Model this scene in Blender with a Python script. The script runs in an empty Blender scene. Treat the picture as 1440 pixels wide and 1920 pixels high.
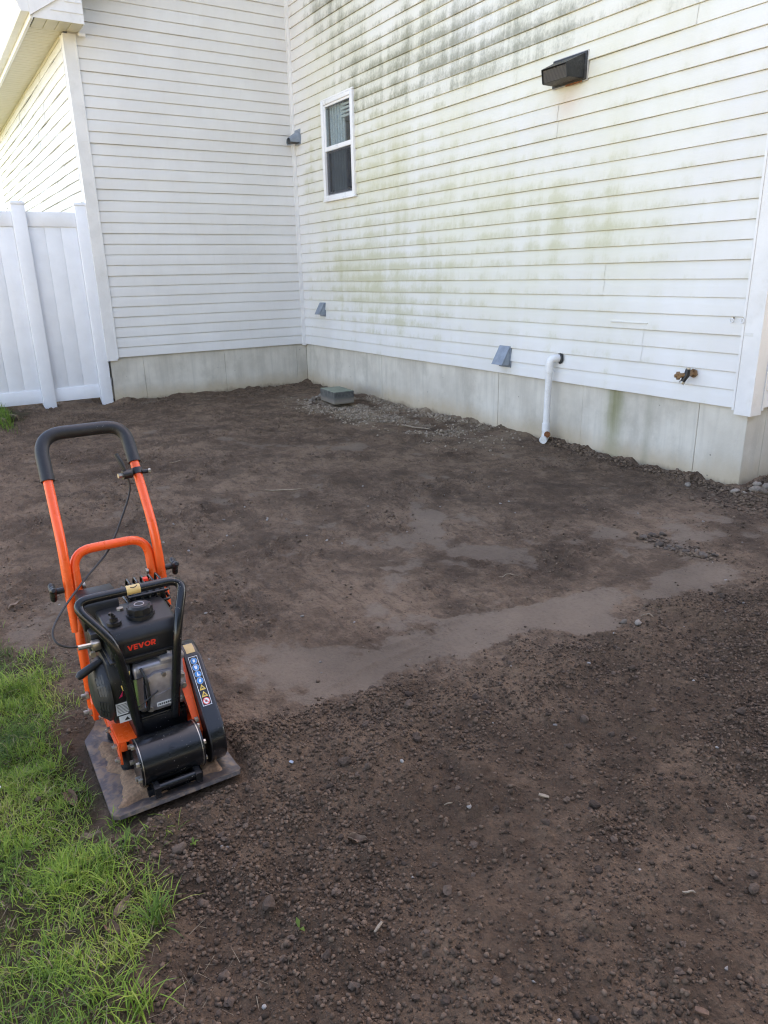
import bpy, bmesh, math, random
import numpy as np
from mathutils import Matrix, Vector

random.seed(7)
rng = np.random.default_rng(11)
R = math.radians
scene = bpy.context.scene
COL = scene.collection

# ------------------------------------------------------------------ camera
cam_d = bpy.data.cameras.new('camera')
cam = bpy.data.objects.new('camera', cam_d)
COL.objects.link(cam)
scene.camera = cam
CAM = Vector((8.0145, -3.9118, 1.2527))
yaw, pitch, roll = 2.5866, 0.3197, -0.0223
fw = Vector((math.cos(yaw) * math.cos(pitch), math.sin(yaw) * math.cos(pitch), -math.sin(pitch)))
rt = Vector((math.sin(yaw), -math.cos(yaw), 0.0))
up = rt.cross(fw)
r2 = math.cos(roll) * rt + math.sin(roll) * up
u2 = -math.sin(roll) * rt + math.cos(roll) * up
m = Matrix((r2, u2, -fw)).transposed().to_4x4()
m.translation = CAM
cam.matrix_world = m
cam_d.sensor_fit = 'VERTICAL'
cam_d.sensor_height = 36.0
cam_d.sensor_width = 27.0
cam_d.lens = 36.0 * 1352.0 / 1920.0
cam_d.clip_start = 0.05
cam_d.clip_end = 900.0

# ------------------------------------------------------------------ light
SUN_EL, SUN_AZ = R(50), R(112)          # azimuth measured from +X towards +Y: the sun stands behind the house
world = bpy.data.worlds.new('World')
scene.world = world
world.use_nodes = True
wn = world.node_tree
bg = wn.nodes['Background']
sky = wn.nodes.new('ShaderNodeTexSky')
sky.sky_type = 'NISHITA'
sky.sun_disc = False
sky.sun_elevation = SUN_EL
sky.sun_rotation = R(90) - SUN_AZ
sky.air_density = 0.75
sky.dust_density = 0.9
sky.ozone_density = 0.6
tint = wn.nodes.new('ShaderNodeMix')
tint.data_type = 'RGBA'; tint.blend_type = 'MULTIPLY'
tint.inputs[0].default_value = 1.0
tint.inputs[7].default_value = (1.22, 1.0, 0.85, 1)      # the photograph's daylight balance
wn.links.new(sky.outputs[0], tint.inputs[6])
wn.links.new(tint.outputs[2], bg.inputs[0])
bg.inputs[1].default_value = 0.10
sun_d = bpy.data.lights.new('sun', 'SUN')
sun_d.energy = 5.0
sun_d.angle = R(0.5)
sun_d.color = (1.0, 0.93, 0.82)
sun = bpy.data.objects.new('sun', sun_d)
COL.objects.link(sun)
sdir = Vector((math.cos(SUN_EL) * math.cos(SUN_AZ), math.cos(SUN_EL) * math.sin(SUN_AZ), math.sin(SUN_EL)))
sun.rotation_euler = sdir.to_track_quat('Z', 'Y').to_euler()
sun.location = (0, 20, 20)
scene.view_settings.view_transform = 'Standard'
scene.view_settings.look = 'None'
scene.view_settings.gamma = 1.0
scene.view_settings.exposure = 3.1
scene.view_settings.use_curve_mapping = False
scene.render.engine = 'CYCLES'
scene.cycles.max_bounces = 8
scene.cycles.diffuse_bounces = 4
scene.cycles.use_denoising = True
scene.cycles.pixel_filter_type = 'BLACKMAN_HARRIS'
scene.cycles.filter_width = 1.15
scene.cycles.sample_clamp_indirect = 6.0

# ------------------------------------------------------------------ shader helpers
class S:
    """A shader socket that can be added, multiplied and so on."""
    def __init__(s, nt, so): s.nt, s.so = nt, so
    def _m(s, op, *a):
        n = s.nt.nodes.new('ShaderNodeMath'); n.operation = op
        for i, v in enumerate((s,) + a):
            if isinstance(v, S): s.nt.links.new(v.so, n.inputs[i])
            else: n.inputs[i].default_value = v
        return S(s.nt, n.outputs[0])
    def __add__(s, o): return s._m('ADD', o)
    __radd__ = __add__
    def __sub__(s, o): return s._m('SUBTRACT', o)
    def __rsub__(s, o): return (s * -1.0) + o
    def __mul__(s, o): return s._m('MULTIPLY', o)
    __rmul__ = __mul__
    def __truediv__(s, o): return s._m('DIVIDE', o)
    def fract(s): return s._m('FRACT')
    def pow(s, o): return s._m('POWER', o)
    def abs(s): return s._m('ABSOLUTE')
    def max(s, o): return s._m('MAXIMUM', o)
    def min(s, o): return s._m('MINIMUM', o)
    def exp(s): return s._m('EXPONENT')
    def clamp(s): return s.max(0.0).min(1.0)
    def smooth(s, a, b):
        n = s.nt.nodes.new('ShaderNodeMapRange'); n.interpolation_type = 'SMOOTHSTEP'
        s.nt.links.new(s.so, n.inputs[0])
        if a <= b: vals = (a, b, 0.0, 1.0)
        else: vals = (b, a, 1.0, 0.0)
        for i, v in enumerate(vals): n.inputs[i + 1].default_value = v
        return S(s.nt, n.outputs[0])

def new_mat(name, base=(0.5, 0.5, 0.5), rough=0.5, metal=0.0, spec=0.5):
    ma = bpy.data.materials.new(name)
    ma.use_nodes = True
    b = ma.node_tree.nodes['Principled BSDF']
    b.inputs['Base Color'].default_value = (*base, 1)
    b.inputs['Roughness'].default_value = rough
    b.inputs['Metallic'].default_value = metal
    b.inputs['Specular IOR Level'].default_value = spec
    return ma, ma.node_tree, b

def pos(nt):
    g = nt.nodes.new('ShaderNodeNewGeometry')
    x = nt.nodes.new('ShaderNodeSeparateXYZ')
    nt.links.new(g.outputs['Position'], x.inputs[0])
    return S(nt, x.outputs[0]), S(nt, x.outputs[1]), S(nt, x.outputs[2])

def objco(nt):
    g = nt.nodes.new('ShaderNodeTexCoord')
    x = nt.nodes.new('ShaderNodeSeparateXYZ')
    nt.links.new(g.outputs['Object'], x.inputs[0])
    return S(nt, x.outputs[0]), S(nt, x.outputs[1]), S(nt, x.outputs[2])

def vec(nt, x, y, z):
    c = nt.nodes.new('ShaderNodeCombineXYZ')
    for i, v in enumerate((x, y, z)):
        if isinstance(v, S): nt.links.new(v.so, c.inputs[i])
        else: c.inputs[i].default_value = v
    return c.outputs[0]

def noise(nt, v, scale=1.0, detail=4.0, rough=0.55):
    n = nt.nodes.new('ShaderNodeTexNoise')
    nt.links.new(v, n.inputs['Vector'])
    n.inputs['Scale'].default_value = scale
    n.inputs['Detail'].default_value = detail
    n.inputs['Roughness'].default_value = rough
    return S(nt, n.outputs[0])

def voro(nt, v, scale=1.0):
    n = nt.nodes.new('ShaderNodeTexVoronoi')
    nt.links.new(v, n.inputs['Vector'])
    n.inputs['Scale'].default_value = scale
    return S(nt, n.outputs[0])

def attr(nt, name):
    n = nt.nodes.new('ShaderNodeAttribute'); n.attribute_name = name
    return S(nt, n.outputs['Fac'])

def objrnd(nt):
    n = nt.nodes.new('ShaderNodeObjectInfo')
    return S(nt, n.outputs['Random'])

def mix(nt, f, a, b):
    n = nt.nodes.new('ShaderNodeMix'); n.data_type = 'RGBA'
    if isinstance(f, S): nt.links.new(f.so, n.inputs[0])
    else: n.inputs[0].default_value = f
    for i, c in ((6, a), (7, b)):
        if isinstance(c, tuple): n.inputs[i].default_value = (*c, 1)
        else: nt.links.new(c, n.inputs[i])
    return n.outputs[2]

def setc(nt, b, c): nt.links.new(c, b.inputs['Base Color'])
def setr(nt, b, s): nt.links.new(s.so, b.inputs['Roughness'])
def bump(nt, b, h, strength=0.3, dist=0.01):
    n = nt.nodes.new('ShaderNodeBump')
    n.inputs['Strength'].default_value = strength
    n.inputs['Distance'].default_value = dist
    nt.links.new(h.so, n.inputs['Height'])
    nt.links.new(n.outputs[0], b.inputs['Normal'])

E = 0.1016            # siding exposure
Z0 = 0.472            # bottom of the siding

def simple(name, base, rough=0.5, metal=0.0, spec=0.5, var=0.12, scale=40.0, dust=0.0, dustcol=(0.25, 0.2, 0.15), bmp=0.0, speck=0.0):
    ma, nt, b = new_mat(name, base, rough, metal, spec)
    x, y, z = objco(nt)
    v = vec(nt, x, y, z)
    n = noise(nt, v, scale, 5)
    dark = tuple(c * (1 - var) for c in base); lite = tuple(min(1, c * (1 + var)) for c in base)
    c = mix(nt, n.smooth(0.3, 0.7), dark, lite)
    if dust > 0:
        d = (noise(nt, v, scale * 3.0, 6, 0.7) + noise(nt, v, scale * 0.4, 3) * 0.6)
        c = mix(nt, d.smooth(0.80, 1.15) * dust, c, dustcol)
    if speck > 0:
        vo = voro(nt, v, 130.0); pn = noise(nt, v, 18.0, 3)
        c = mix(nt, vo.smooth(0.16, 0.08) * pn.smooth(0.50, 0.66) * speck, c, (0.34, 0.31, 0.27))
    setc(nt, b, c)
    setr(nt, b, n * 0.2 + (rough - 0.1))
    if bmp > 0: bump(nt, b, noise(nt, v, scale * 6, 3), bmp, 0.002)
    return ma

def siding_mat(name, stained):
    ma, nt, b = new_mat(name, (0.74, 0.735, 0.71), 0.42, 0, 0.4)
    x, y, z = pos(nt)
    h = (z - Z0) / E
    fz = h.fract()
    l = x if stained else x + y
    fine = noise(nt, vec(nt, l * 9.0, 0.0, z * 160.0), 1.0, 3)
    blot = noise(nt, vec(nt, l, h * 0.05, z * 0.6), 2.2, 4)
    base = mix(nt, blot.smooth(0.3, 0.7), (0.70, 0.69, 0.665), (0.76, 0.755, 0.735))
    base = mix(nt, objrnd(nt) * 0.35, base, (0.70, 0.685, 0.65))
    grain = noise(nt, vec(nt, l * 5.0 + noise(nt, vec(nt, l * 2.0, 0.0, z * 9.0), 1.0, 2) * 2.0, 0.0, z * 130.0), 1.0, 3)
    if stained:
        # algae and mildew: ragged at their upper edge in every course, running down, in patches of their own
        streak = noise(nt, vec(nt, x * 24.0, 0.0, z * 7.0), 1.0, 6, 0.7)
        blotch = noise(nt, vec(nt, x * 5.5, 4.0, z * 6.5), 1.0, 5, 0.6)
        wide = noise(nt, vec(nt, x * 1.1, 3.0, z * 1.6), 1.0, 3)
        speck = noise(nt, vec(nt, x * 60.0, 7.0, z * 38.0), 1.0, 5, 0.7)
        drip = noise(nt, vec(nt, x * 7.0, 9.0, z * 0.35), 1.0, 3)
        yellow = (wide.smooth(0.25, 0.7) * 0.55 + 0.25) * x.smooth(6.0, 4.4) * (z.smooth(0.55, 1.25) * 0.8 + 0.2)
        base = mix(nt, ((yellow + (drip - 0.5) * 0.5 + (blotch - 0.5) * 0.4) * 0.80 * x.smooth(0.05, 0.7)).clamp(), base, (0.63, 0.615, 0.44))
        # green algae
        def blob(cx, cz, sx, sz):
            dx = (x - cx) / sx; dz = (z - cz) / sz
            return ((dx * dx + dz * dz) * -1.0).exp()
        gz = blob(1.1, 1.25, 0.9, 0.40) * 0.95 + blob(0.36, 2.35, 0.13, 0.33) * 1.2 + blob(2.3, 1.1, 1.1, 0.4) * 0.7 \
            + blob(4.3, 1.55, 0.8, 0.25) * 0.9 + blob(1.6, 2.55, 1.1, 0.75) * 0.9 + blob(3.0, 1.9, 1.6, 0.5) * 0.45 \
            + blob(4.5, 0.75, 0.5, 0.1) * 0.5 + blob(2.6, 1.5, 2.2, 0.8) * 0.45 + blob(1.8, 0.8, 0.7, 0.15) * 0.6
        g = gz * 0.62 + (streak - 0.5) * 0.9 + (blotch - 0.5) * 1.7 + (drip - 0.5) * 1.3 + (speck - 0.5) * 0.6 - fz.smooth(0.0, 0.9) * 0.60 + 0.14
        base = mix(nt, (g - 0.10).smooth(0.05, 1.0) * 0.50, base, (0.385, 0.375, 0.17))
        # black mildew on the upper courses
        bz = z.smooth(2.42, 2.75) * x.smooth(0.25, 1.3) * (x.smooth(5.6, 3.9) * 0.65 + 0.35)
        bz = bz + blob(0.55, 3.75, 0.5, 0.30) * 1.0 + blob(3.05, 2.9, 0.85, 0.5) * 0.40
        k = bz * 0.62 + (streak - 0.5) * 0.9 + (blotch - 0.5) * 1.2 + (wide - 0.5) * 1.5 + (speck - 0.5) * 1.25 + (drip - 0.5) * 1.7 - fz.smooth(0.0, 0.9) * 0.46 + 0.06
        base = mix(nt, ((k - 0.06).smooth(0.10, 1.05) * 0.74 * bz.clamp()), base, (0.155, 0.158, 0.112))
        # brown dust that gathers on the ledge of each course, rust below the hood
        base = mix(nt, blob(4.13, 2.30, 0.10, 0.10) * 0.35, base, (0.62, 0.42, 0.30))
        sc = noise(nt, vec(nt, x * 14.0, 2.0, z * 70.0), 1.0, 4, 0.7)
        base = mix(nt, sc.smooth(0.62, 0.74) * 0.12, base, (0.40, 0.36, 0.28))
    else:
        base = mix(nt, noise(nt, vec(nt, l * 18.0, 1.0, z * 4.0), 1.0, 5, 0.7).smooth(0.45, 0.9) * 0.18, base, (0.50, 0.47, 0.41))
    setc(nt, b, base)
    setr(nt, b, fine * 0.25 + 0.34)
    bump(nt, b, grain, 0.35, 0.0018)
    return ma

M = {}
M['siding_stained'] = siding_mat('stained vinyl siding', True)
M['siding'] = siding_mat('white vinyl siding', False)
M['trim'] = simple('white vinyl trim', (0.75, 0.745, 0.73), 0.4, var=0.05, scale=6, dust=0.25, dustcol=(0.5, 0.47, 0.4))
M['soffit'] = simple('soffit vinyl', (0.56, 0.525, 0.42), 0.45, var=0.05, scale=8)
M['fence'] = simple('fence vinyl', (0.84, 0.85, 0.87), 0.35, var=0.03, scale=5, dust=0.12, dustcol=(0.55, 0.52, 0.47))
M['roof'] = simple('roof shingle', (0.07, 0.065, 0.06), 0.9, var=0.3, scale=20)
M['sheath'] = simple('sheathing', (0.35, 0.32, 0.27), 0.9)
M['frame'] = simple('window vinyl', (0.80, 0.80, 0.80), 0.3, var=0.03, scale=9)
M['greyframe'] = simple('screen frame', (0.33, 0.34, 0.36), 0.4)
M['black'] = simple('black enamel', (0.0060, 0.0065, 0.0075), 0.24, spec=0.5, var=0.2, scale=30, dust=0.10, dustcol=(0.10, 0.095, 0.085), speck=0.8)
M['plastic'] = simple('black plastic', (0.0095, 0.010, 0.011), 0.42, var=0.2, scale=40, dust=0.12, dustcol=(0.06, 0.056, 0.05), bmp=0.1, speck=0.25)
M['plasticgrey'] = simple('dark grey plastic', (0.017, 0.0175, 0.018), 0.45, var=0.2, scale=40, dust=0.2, dustcol=(0.06, 0.056, 0.05), bmp=0.1, speck=0.25)
M['foam'] = simple('black foam grip', (0.0105, 0.0115, 0.014), 0.5, var=0.25, scale=60, dust=0.2, dustcol=(0.07, 0.066, 0.06), bmp=0.2, speck=0.35)
M['orange'] = simple('orange paint', (0.82, 0.098, 0.012), 0.28, spec=0.55, var=0.05, scale=20, dust=0.22, dustcol=(0.35, 0.17, 0.08))
M['alu'] = simple('cast aluminium', (0.36, 0.34, 0.35), 0.36, metal=0.6, var=0.2, scale=25, bmp=0.15)
M['zinc'] = simple('zinc bolt', (0.44, 0.41, 0.35), 0.35, metal=0.9, var=0.15)
M['galv'] = simple('galvanised sheet', (0.27, 0.31, 0.36), 0.42, metal=0.3, var=0.12, scale=20)
M['chrome'] = simple('polished tin', (0.62, 0.68, 0.76), 0.12, metal=1.0, var=0.05)
M['pvc'] = simple('white pvc', (0.78, 0.78, 0.76), 0.3, var=0.05, scale=14, dust=0.4, dustcol=(0.42, 0.36, 0.28))
M['rust'] = simple('rusty iron', (0.22, 0.085, 0.03), 0.8, var=0.5, scale=60, bmp=0.4)
M['brass'] = simple('tarnished brass', (0.30, 0.19, 0.10), 0.42, metal=0.7, var=0.3, scale=60)
M['hood'] = simple('weathered black hood', (0.022, 0.023, 0.024), 0.5, var=0.3, scale=25, dust=0.5, dustcol=(0.11, 0.11, 0.105))
M['caulk'] = simple('grey caulk', (0.40, 0.39, 0.37), 0.6)
M['yellow'] = simple('yellow sticker', (0.62, 0.43, 0.08), 0.4, var=0.06)
M['gold'] = simple('gold sticker', (0.55, 0.40, 0.16), 0.35, var=0.1)
M['blue'] = simple('blue sticker', (0.02, 0.21, 0.55), 0.4, var=0.05)
M['white'] = simple('white print', (0.75, 0.75, 0.75), 0.4, var=0.05)
M['red'] = simple('red print', (0.75, 0.045, 0.02), 0.4, var=0.03)
M['pink'] = simple('magenta print', (0.65, 0.02, 0.10), 0.4, var=0.03)
M['inkdark'] = simple('black print', (0.02, 0.02, 0.02), 0.5)
M['wood'] = simple('old wood', (0.16, 0.115, 0.075), 0.85, var=0.4, scale=30, bmp=0.4)
M['palewood'] = simple('pale wood', (0.30, 0.24, 0.17), 0.8, var=0.25, scale=60, bmp=0.3)
M['straw'] = simple('dry straw', (0.27, 0.21, 0.14), 0.8, var=0.25, scale=60)
M['leafdry'] = simple('dry leaf', (0.25, 0.175, 0.12), 0.75, var=0.3, scale=80, bmp=0.3)
M['leafbrown'] = simple('brown leaf', (0.15, 0.085, 0.05), 0.75, var=0.35, scale=80, bmp=0.3)
M['roomwall'] = simple('room wall', (0.30, 0.31, 0.33), 0.8)
M['curtain'] = simple('curtain', (0.62, 0.66, 0.70), 0.8)
M['blind'] = simple('white blind', (0.8, 0.8, 0.78), 0.6)
M['wicker'] = simple('brown wicker', (0.30, 0.14, 0.07), 0.7, var=0.35, scale=50, bmp=0.4)
M['sand'] = simple('caked sand', (0.27, 0.165, 0.092), 0.95, var=0.25, scale=140, bmp=0.7)
M['petal'] = simple('white scrap', (0.70, 0.71, 0.74), 0.6)

def steel_plate():
    ma, nt, b = new_mat('worn steel plate', (0.16, 0.15, 0.17), 0.5, 0.55)
    x, y, z = objco(nt); v = vec(nt, x, y, z)
    n = noise(nt, v, 22, 5, 0.65); n2 = noise(nt, v, 90, 4)
    c = mix(nt, n.smooth(0.35, 0.7), (0.095, 0.082, 0.080), (0.185, 0.160, 0.142))
    c = mix(nt, (n * 0.7 + n2 * 0.5).smooth(0.55, 0.72) * 0.75, c, (0.27, 0.195, 0.125))
    setc(nt, b, c); setr(nt, b, n2 * 0.4 + 0.3); bump(nt, b, n2, 0.2, 0.002)
    return ma
M['steel'] = steel_plate()

def concrete_mat():
    ma, nt, b = new_mat('foundation concrete', (0.4, 0.4, 0.37), 0.85, 0, 0.3)
    x, y, z = pos(nt); l = x + y
    v = vec(nt, x, y, z)
    n = noise(nt, v, 2.5, 6, 0.6)
    st = noise(nt, vec(nt, l * 16.0, 0.0, z * 1.0), 1.0, 5, 0.65)
    fine = noise(nt, v, 60, 5, 0.7)
    c = mix(nt, n.smooth(0.3, 0.7), (0.54, 0.505, 0.43), (0.68, 0.645, 0.56))
    c = mix(nt, noise(nt, vec(nt, l * 3.0, 5.0, z * 2.0), 1.0, 6, 0.65).smooth(0.48, 0.70) * 0.5, c, (0.36, 0.335, 0.275))
    c = mix(nt, st.smooth(0.42, 0.75) * 0.5, c, (0.43, 0.41, 0.35))
    c = mix(nt, fine.smooth(0.55, 0.8) * 0.30, c, (0.74, 0.73, 0.68))
    low = (z + (n - 0.5) * 0.14 + (st - 0.5) * 0.10)
    c = mix(nt, low.smooth(0.20, 0.02) * 0.62, c, (0.44, 0.34, 0.20))
    c = mix(nt, low.smooth(0.045, 0.0) * 0.55, c, (0.16, 0.12, 0.085))
    # green run-off below the siding, near the spigot end of the long wall
    dx = (x - 4.70 + (noise(nt, vec(nt, z * 6.0, 0, 0), 1.0, 2) - 0.5) * 0.06) / 0.075
    gr = ((dx * dx) * -1.0).exp() * y.smooth(-0.1, -0.02) * (z.smooth(0.0, 0.35) * 0.5 + 0.4) * (st * 0.9 + 0.45)
    c = mix(nt, (gr * 0.85).clamp(), c, (0.17, 0.175, 0.055))
    dx2 = (x - 4.98) / 0.03
    c = mix(nt, (((dx2 * dx2) * -1.0).exp() * 0.3).clamp(), c, (0.22, 0.22, 0.15))
    hole = voro(nt, v, 9.0)
    c = mix(nt, hole.smooth(0.055, 0.03) * 0.7, c, (0.10, 0.10, 0.09))
    setc(nt, b, c)
    bump(nt, b, fine + n * 0.6 + hole.smooth(0.03, 0.055), 0.35, 0.004)
    return ma
M['concrete'] = concrete_mat()

def block_mat():
    ma, nt, b = new_mat('weathered block', (0.2, 0.2, 0.18), 0.95)
    x, y, z = objco(nt); v = vec(nt, x, y, z)
    n = noise(nt, v, 14, 6, 0.65); f = noise(nt, v, 150, 4)
    c = mix(nt, n.smooth(0.35, 0.65), (0.060, 0.062, 0.058), (0.130, 0.128, 0.115))
    c = mix(nt, (z + (n - 0.5) * 0.10).smooth(0.070, 0.02) * 0.75, c, (0.26, 0.225, 0.18))
    c = mix(nt, z.smooth(0.118, 0.124), c, mix(nt, n.smooth(0.3, 0.7), (0.190, 0.215, 0.150), (0.27, 0.285, 0.215)))
    setc(nt, b, c); bump(nt, b, n + f * 0.7, 0.6, 0.006)
    return ma
M['block'] = block_mat()

def stone_mat(name, a, c2, use_attr=False):
    ma, nt, b = new_mat(name, a, 0.9, 0, 0.25)
    x, y, z = pos(nt); v = vec(nt, x, y, z)
    n = noise(nt, v, 90, 5, 0.65)
    r = attr(nt, 'rnd') if use_attr else objrnd(nt)
    c = mix(nt, r, a, c2)
    c = mix(nt, n.smooth(0.3, 0.75) * 0.45, c, tuple(v_ * 0.55 for v_ in a))
    setc(nt, b, c); bump(nt, b, n, 0.5, 0.004)
    return ma
M['clod'] = stone_mat('soil clod', (0.050, 0.035, 0.025), (0.135, 0.097, 0.070))
M['clodpale'] = stone_mat('dry clod', (0.085, 0.066, 0.052), (0.165, 0.132, 0.106))
M['clodstuff'] = stone_mat('soil crumbs', (0.050, 0.034, 0.022), (0.190, 0.131, 0.088), True)
M['crumbpale'] = stone_mat('dry soil crumbs', (0.084, 0.058, 0.039), (0.225, 0.163, 0.112), True)
M['pebble'] = stone_mat('pale pebble', (0.20, 0.175, 0.15), (0.38, 0.35, 0.31))
M['stone'] = stone_mat('grey stone', (0.16, 0.13, 0.10), (0.34, 0.29, 0.235))
M['gravel'] = stone_mat('crushed gravel', (0.20, 0.155, 0.11), (0.46, 0.38, 0.285), True)

def soil_mat():
    ma, nt, b = new_mat('soil', (0.06, 0.045, 0.037), 0.95, 0, 0.2)
    x, y, z = pos(nt); v = vec(nt, x, y, z)
    loose, smth, lawn, grav = attr(nt, 'loose'), attr(nt, 'smooth'), attr(nt, 'lawn'), attr(nt, 'gravel')
    big = noise(nt, v, 1.5, 4, 0.55); mid = noise(nt, v, 9, 8, 0.72); fine = noise(nt, v, 70, 6, 0.72); grit = noise(nt, v, 260, 3, 0.7)
    c = mix(nt, (big * 0.5 + mid * 0.6).smooth(0.40, 0.72), (0.098, 0.066, 0.043), (0.240, 0.167, 0.110))
    damp = noise(nt, v, 3.2, 6, 0.62)
    c = mix(nt, damp.smooth(0.50, 0.60) * 0.50, c, (0.062, 0.043, 0.029))
    c = mix(nt, loose, c, mix(nt, (big * 0.4 + mid * 0.6).smooth(0.40, 0.66), (0.078, 0.052, 0.033), (0.190, 0.128, 0.081)))
    dry = (smth + (mid - 0.5) * 0.9).smooth(0.30, 0.72)
    c = mix(nt, dry * 0.85, c, mix(nt, big.smooth(0.35, 0.65), (0.150, 0.115, 0.084), (0.205, 0.157, 0.114)))
    c = mix(nt, fine.smooth(0.46, 0.72) * 0.55 * (1.0 - smth * 0.45), c, (0.045, 0.031, 0.022))
    smear = noise(nt, vec(nt, x * 9.0, y * 38.0 + noise(nt, v, 3.0, 2) * 9.0, 0.0), 1.0, 5, 0.65)
    c = mix(nt, smear.smooth(0.50, 0.64) * 0.45 * (1.0 - loose) * (1.0 - smth * 0.85), c, (0.060, 0.044, 0.033))
    c = mix(nt, (grit * 0.6 + fine * 0.5).smooth(0.62, 0.74) * 0.55, c, (0.21, 0.17, 0.13))
    c = mix(nt, grav * (fine.smooth(0.35, 0.6) * 0.45 + 0.45), c, (0.36, 0.29, 0.20))
    c = mix(nt, lawn * 0.75, c, mix(nt, fine.smooth(0.35, 0.65), (0.030, 0.030, 0.014), (0.075, 0.070, 0.030)))
    setc(nt, b, c)
    pits = voro(nt, v, 95.0)
    bump(nt, b, fine * (1.15 - smth * 0.8) + grit * 0.5 + pits * (0.7 - smth * 0.5), 0.9, 0.009)
    return ma
M['soil'] = soil_mat()

def lawn_mat():
    ma, nt, b = new_mat('far lawn', (0.06, 0.09, 0.03), 0.95, 0, 0.2)
    x, y, z = pos(nt); v = vec(nt, x, y, z)
    n = noise(nt, v, 0.7, 5); f = noise(nt, v, 30, 4)
    c = mix(nt, (n * 0.6 + f * 0.5).smooth(0.35, 0.75), (0.165, 0.135, 0.078), (0.245, 0.205, 0.125))
    c = mix(nt, (x + (n - 0.5) * 1.0).smooth(0.2, -0.8) * 0.75, c, mix(nt, f, (0.048, 0.062, 0.020), (0.095, 0.105, 0.036)))
    setc(nt, b, c); bump(nt, b, f, 0.6, 0.03)
    return ma
M['lawn'] = lawn_mat()

def blade_mat(name, ramp, trans=0.35):
    ma = bpy.data.materials.new(name); ma.use_nodes = True
    nt = ma.node_tree; nt.nodes.clear()
    out = nt.nodes.new('ShaderNodeOutputMaterial')
    r = attr(nt, 'rnd')
    cr = nt.nodes.new('ShaderNodeValToRGB'); nt.links.new(r.so, cr.inputs[0])
    els = cr.color_ramp.elements
    while len(els) < len(ramp): els.new(0.5)
    for el, (p_, c) in zip(els, ramp): el.position = p_; el.color = (*c, 1)
    d = nt.nodes.new('ShaderNodeBsdfPrincipled'); d.inputs['Roughness'].default_value = 0.5
    d.inputs['Specular IOR Level'].default_value = 0.3
    t = nt.nodes.new('ShaderNodeBsdfTranslucent')
    nt.links.new(cr.outputs[0], d.inputs['Base Color']); nt.links.new(cr.outputs[0], t.inputs[0])
    mx = nt.nodes.new('ShaderNodeMixShader'); mx.inputs[0].default_value = trans
    nt.links.new(d.outputs[0], mx.inputs[1]); nt.links.new(t.outputs[0], mx.inputs[2])
    nt.links.new(mx.outputs[0], out.inputs[0])
    return ma
M['grass'] = blade_mat('grass blades', [(0.0, (0.060, 0.110, 0.022)), (0.35, (0.160, 0.260, 0.036)), (0.72, (0.280, 0.390, 0.050)), (0.90, (0.36, 0.39, 0.080)), (1.0, (0.30, 0.25, 0.13))])
M['strawstuff'] = blade_mat('straw litter', [(0.0, (0.12, 0.09, 0.055)), (1.0, (0.30, 0.24, 0.16))], 0.2)
M['autumn'] = blade_mat('autumn leaves', [(0.0, (0.22, 0.10, 0.02)), (0.5, (0.36, 0.20, 0.03)), (1.0, (0.16, 0.17, 0.03))], 0.4)
M['evergreen'] = blade_mat('evergreen leaves', [(0.0, (0.018, 0.030, 0.012)), (1.0, (0.050, 0.072, 0.026))], 0.2)
M['sprout'] = blade_mat('sprout', [(0.0, (0.11, 0.18, 0.03)), (1.0, (0.19, 0.26, 0.05))], 0.4)

def glass_mat():
    ma = bpy.data.materials.new('window glass'); ma.use_nodes = True
    nt = ma.node_tree; nt.nodes.clear()
    out = nt.nodes.new('ShaderNodeOutputMaterial')
    t = nt.nodes.new('ShaderNodeBsdfTransparent'); t.inputs[0].default_value = (0.80, 0.84, 0.84, 1)
    g = nt.nodes.new('ShaderNodeBsdfGlossy'); g.inputs['Roughness'].default_value = 0.0
    f = nt.nodes.new('ShaderNodeLayerWeight'); f.inputs[0].default_value = 0.5
    fs = (S(nt, f.outputs['Facing']).pow(4.0) * 0.85 + 0.06).clamp()
    mx = nt.nodes.new('ShaderNodeMixShader')
    nt.links.new(fs.so, mx.inputs[0]); nt.links.new(t.outputs[0], mx.inputs[1]); nt.links.new(g.outputs[0], mx.inputs[2])
    nt.links.new(mx.outputs[0], out.inputs[0])
    return ma
M['glass'] = glass_mat()
def screen_mat():
    ma = bpy.data.materials.new('insect screen'); ma.use_nodes = True
    nt = ma.node_tree; nt.nodes.clear()
    out = nt.nodes.new('ShaderNodeOutputMaterial'); t = nt.nodes.new('ShaderNodeBsdfTransparent'); d = nt.nodes.new('ShaderNodeBsdfDiffuse')
    d.inputs[0].default_value = (0.07, 0.072, 0.08, 1); mx = nt.nodes.new('ShaderNodeMixShader'); mx.inputs[0].default_value = 0.36
    nt.links.new(t.outputs[0], mx.inputs[1]); nt.links.new(d.outputs[0], mx.inputs[2]); nt.links.new(mx.outputs[0], out.inputs[0]); return ma
M['screen'] = screen_mat()

def mesh_grille():
    ma, nt, b = new_mat('wire mesh', (0.05, 0.05, 0.05), 0.6, 0.3)
    x, y, z = objco(nt)
    u = (x * 190.0).fract() - 0.5; w = (z * 190.0 + y * 190.0).fract() - 0.5
    h = u.abs().max(w.abs()).smooth(0.28, 0.42)
    c = mix(nt, h, (0.015, 0.013, 0.011), (0.17, 0.15, 0.125))
    setc(nt, b, c); bump(nt, b, h, 0.8, 0.004)
    return ma
M['grille'] = mesh_grille()

# ------------------------------------------------------------------ object helpers
def tag(o, label=None, cat=None, group=None, kind=None):
    if label: o['label'] = label
    if cat: o['category'] = cat
    if group: o['group'] = group
    if kind: o['kind'] = kind
    return o

def empty(name, loc=(0, 0, 0), rz=0.0, parent=None):
    o = bpy.data.objects.new(name, None)
    COL.objects.link(o); o.location = loc; o.rotation_euler = (0, 0, rz)
    o.empty_display_size = 0.1
    if parent: o.parent = parent
    return o

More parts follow.
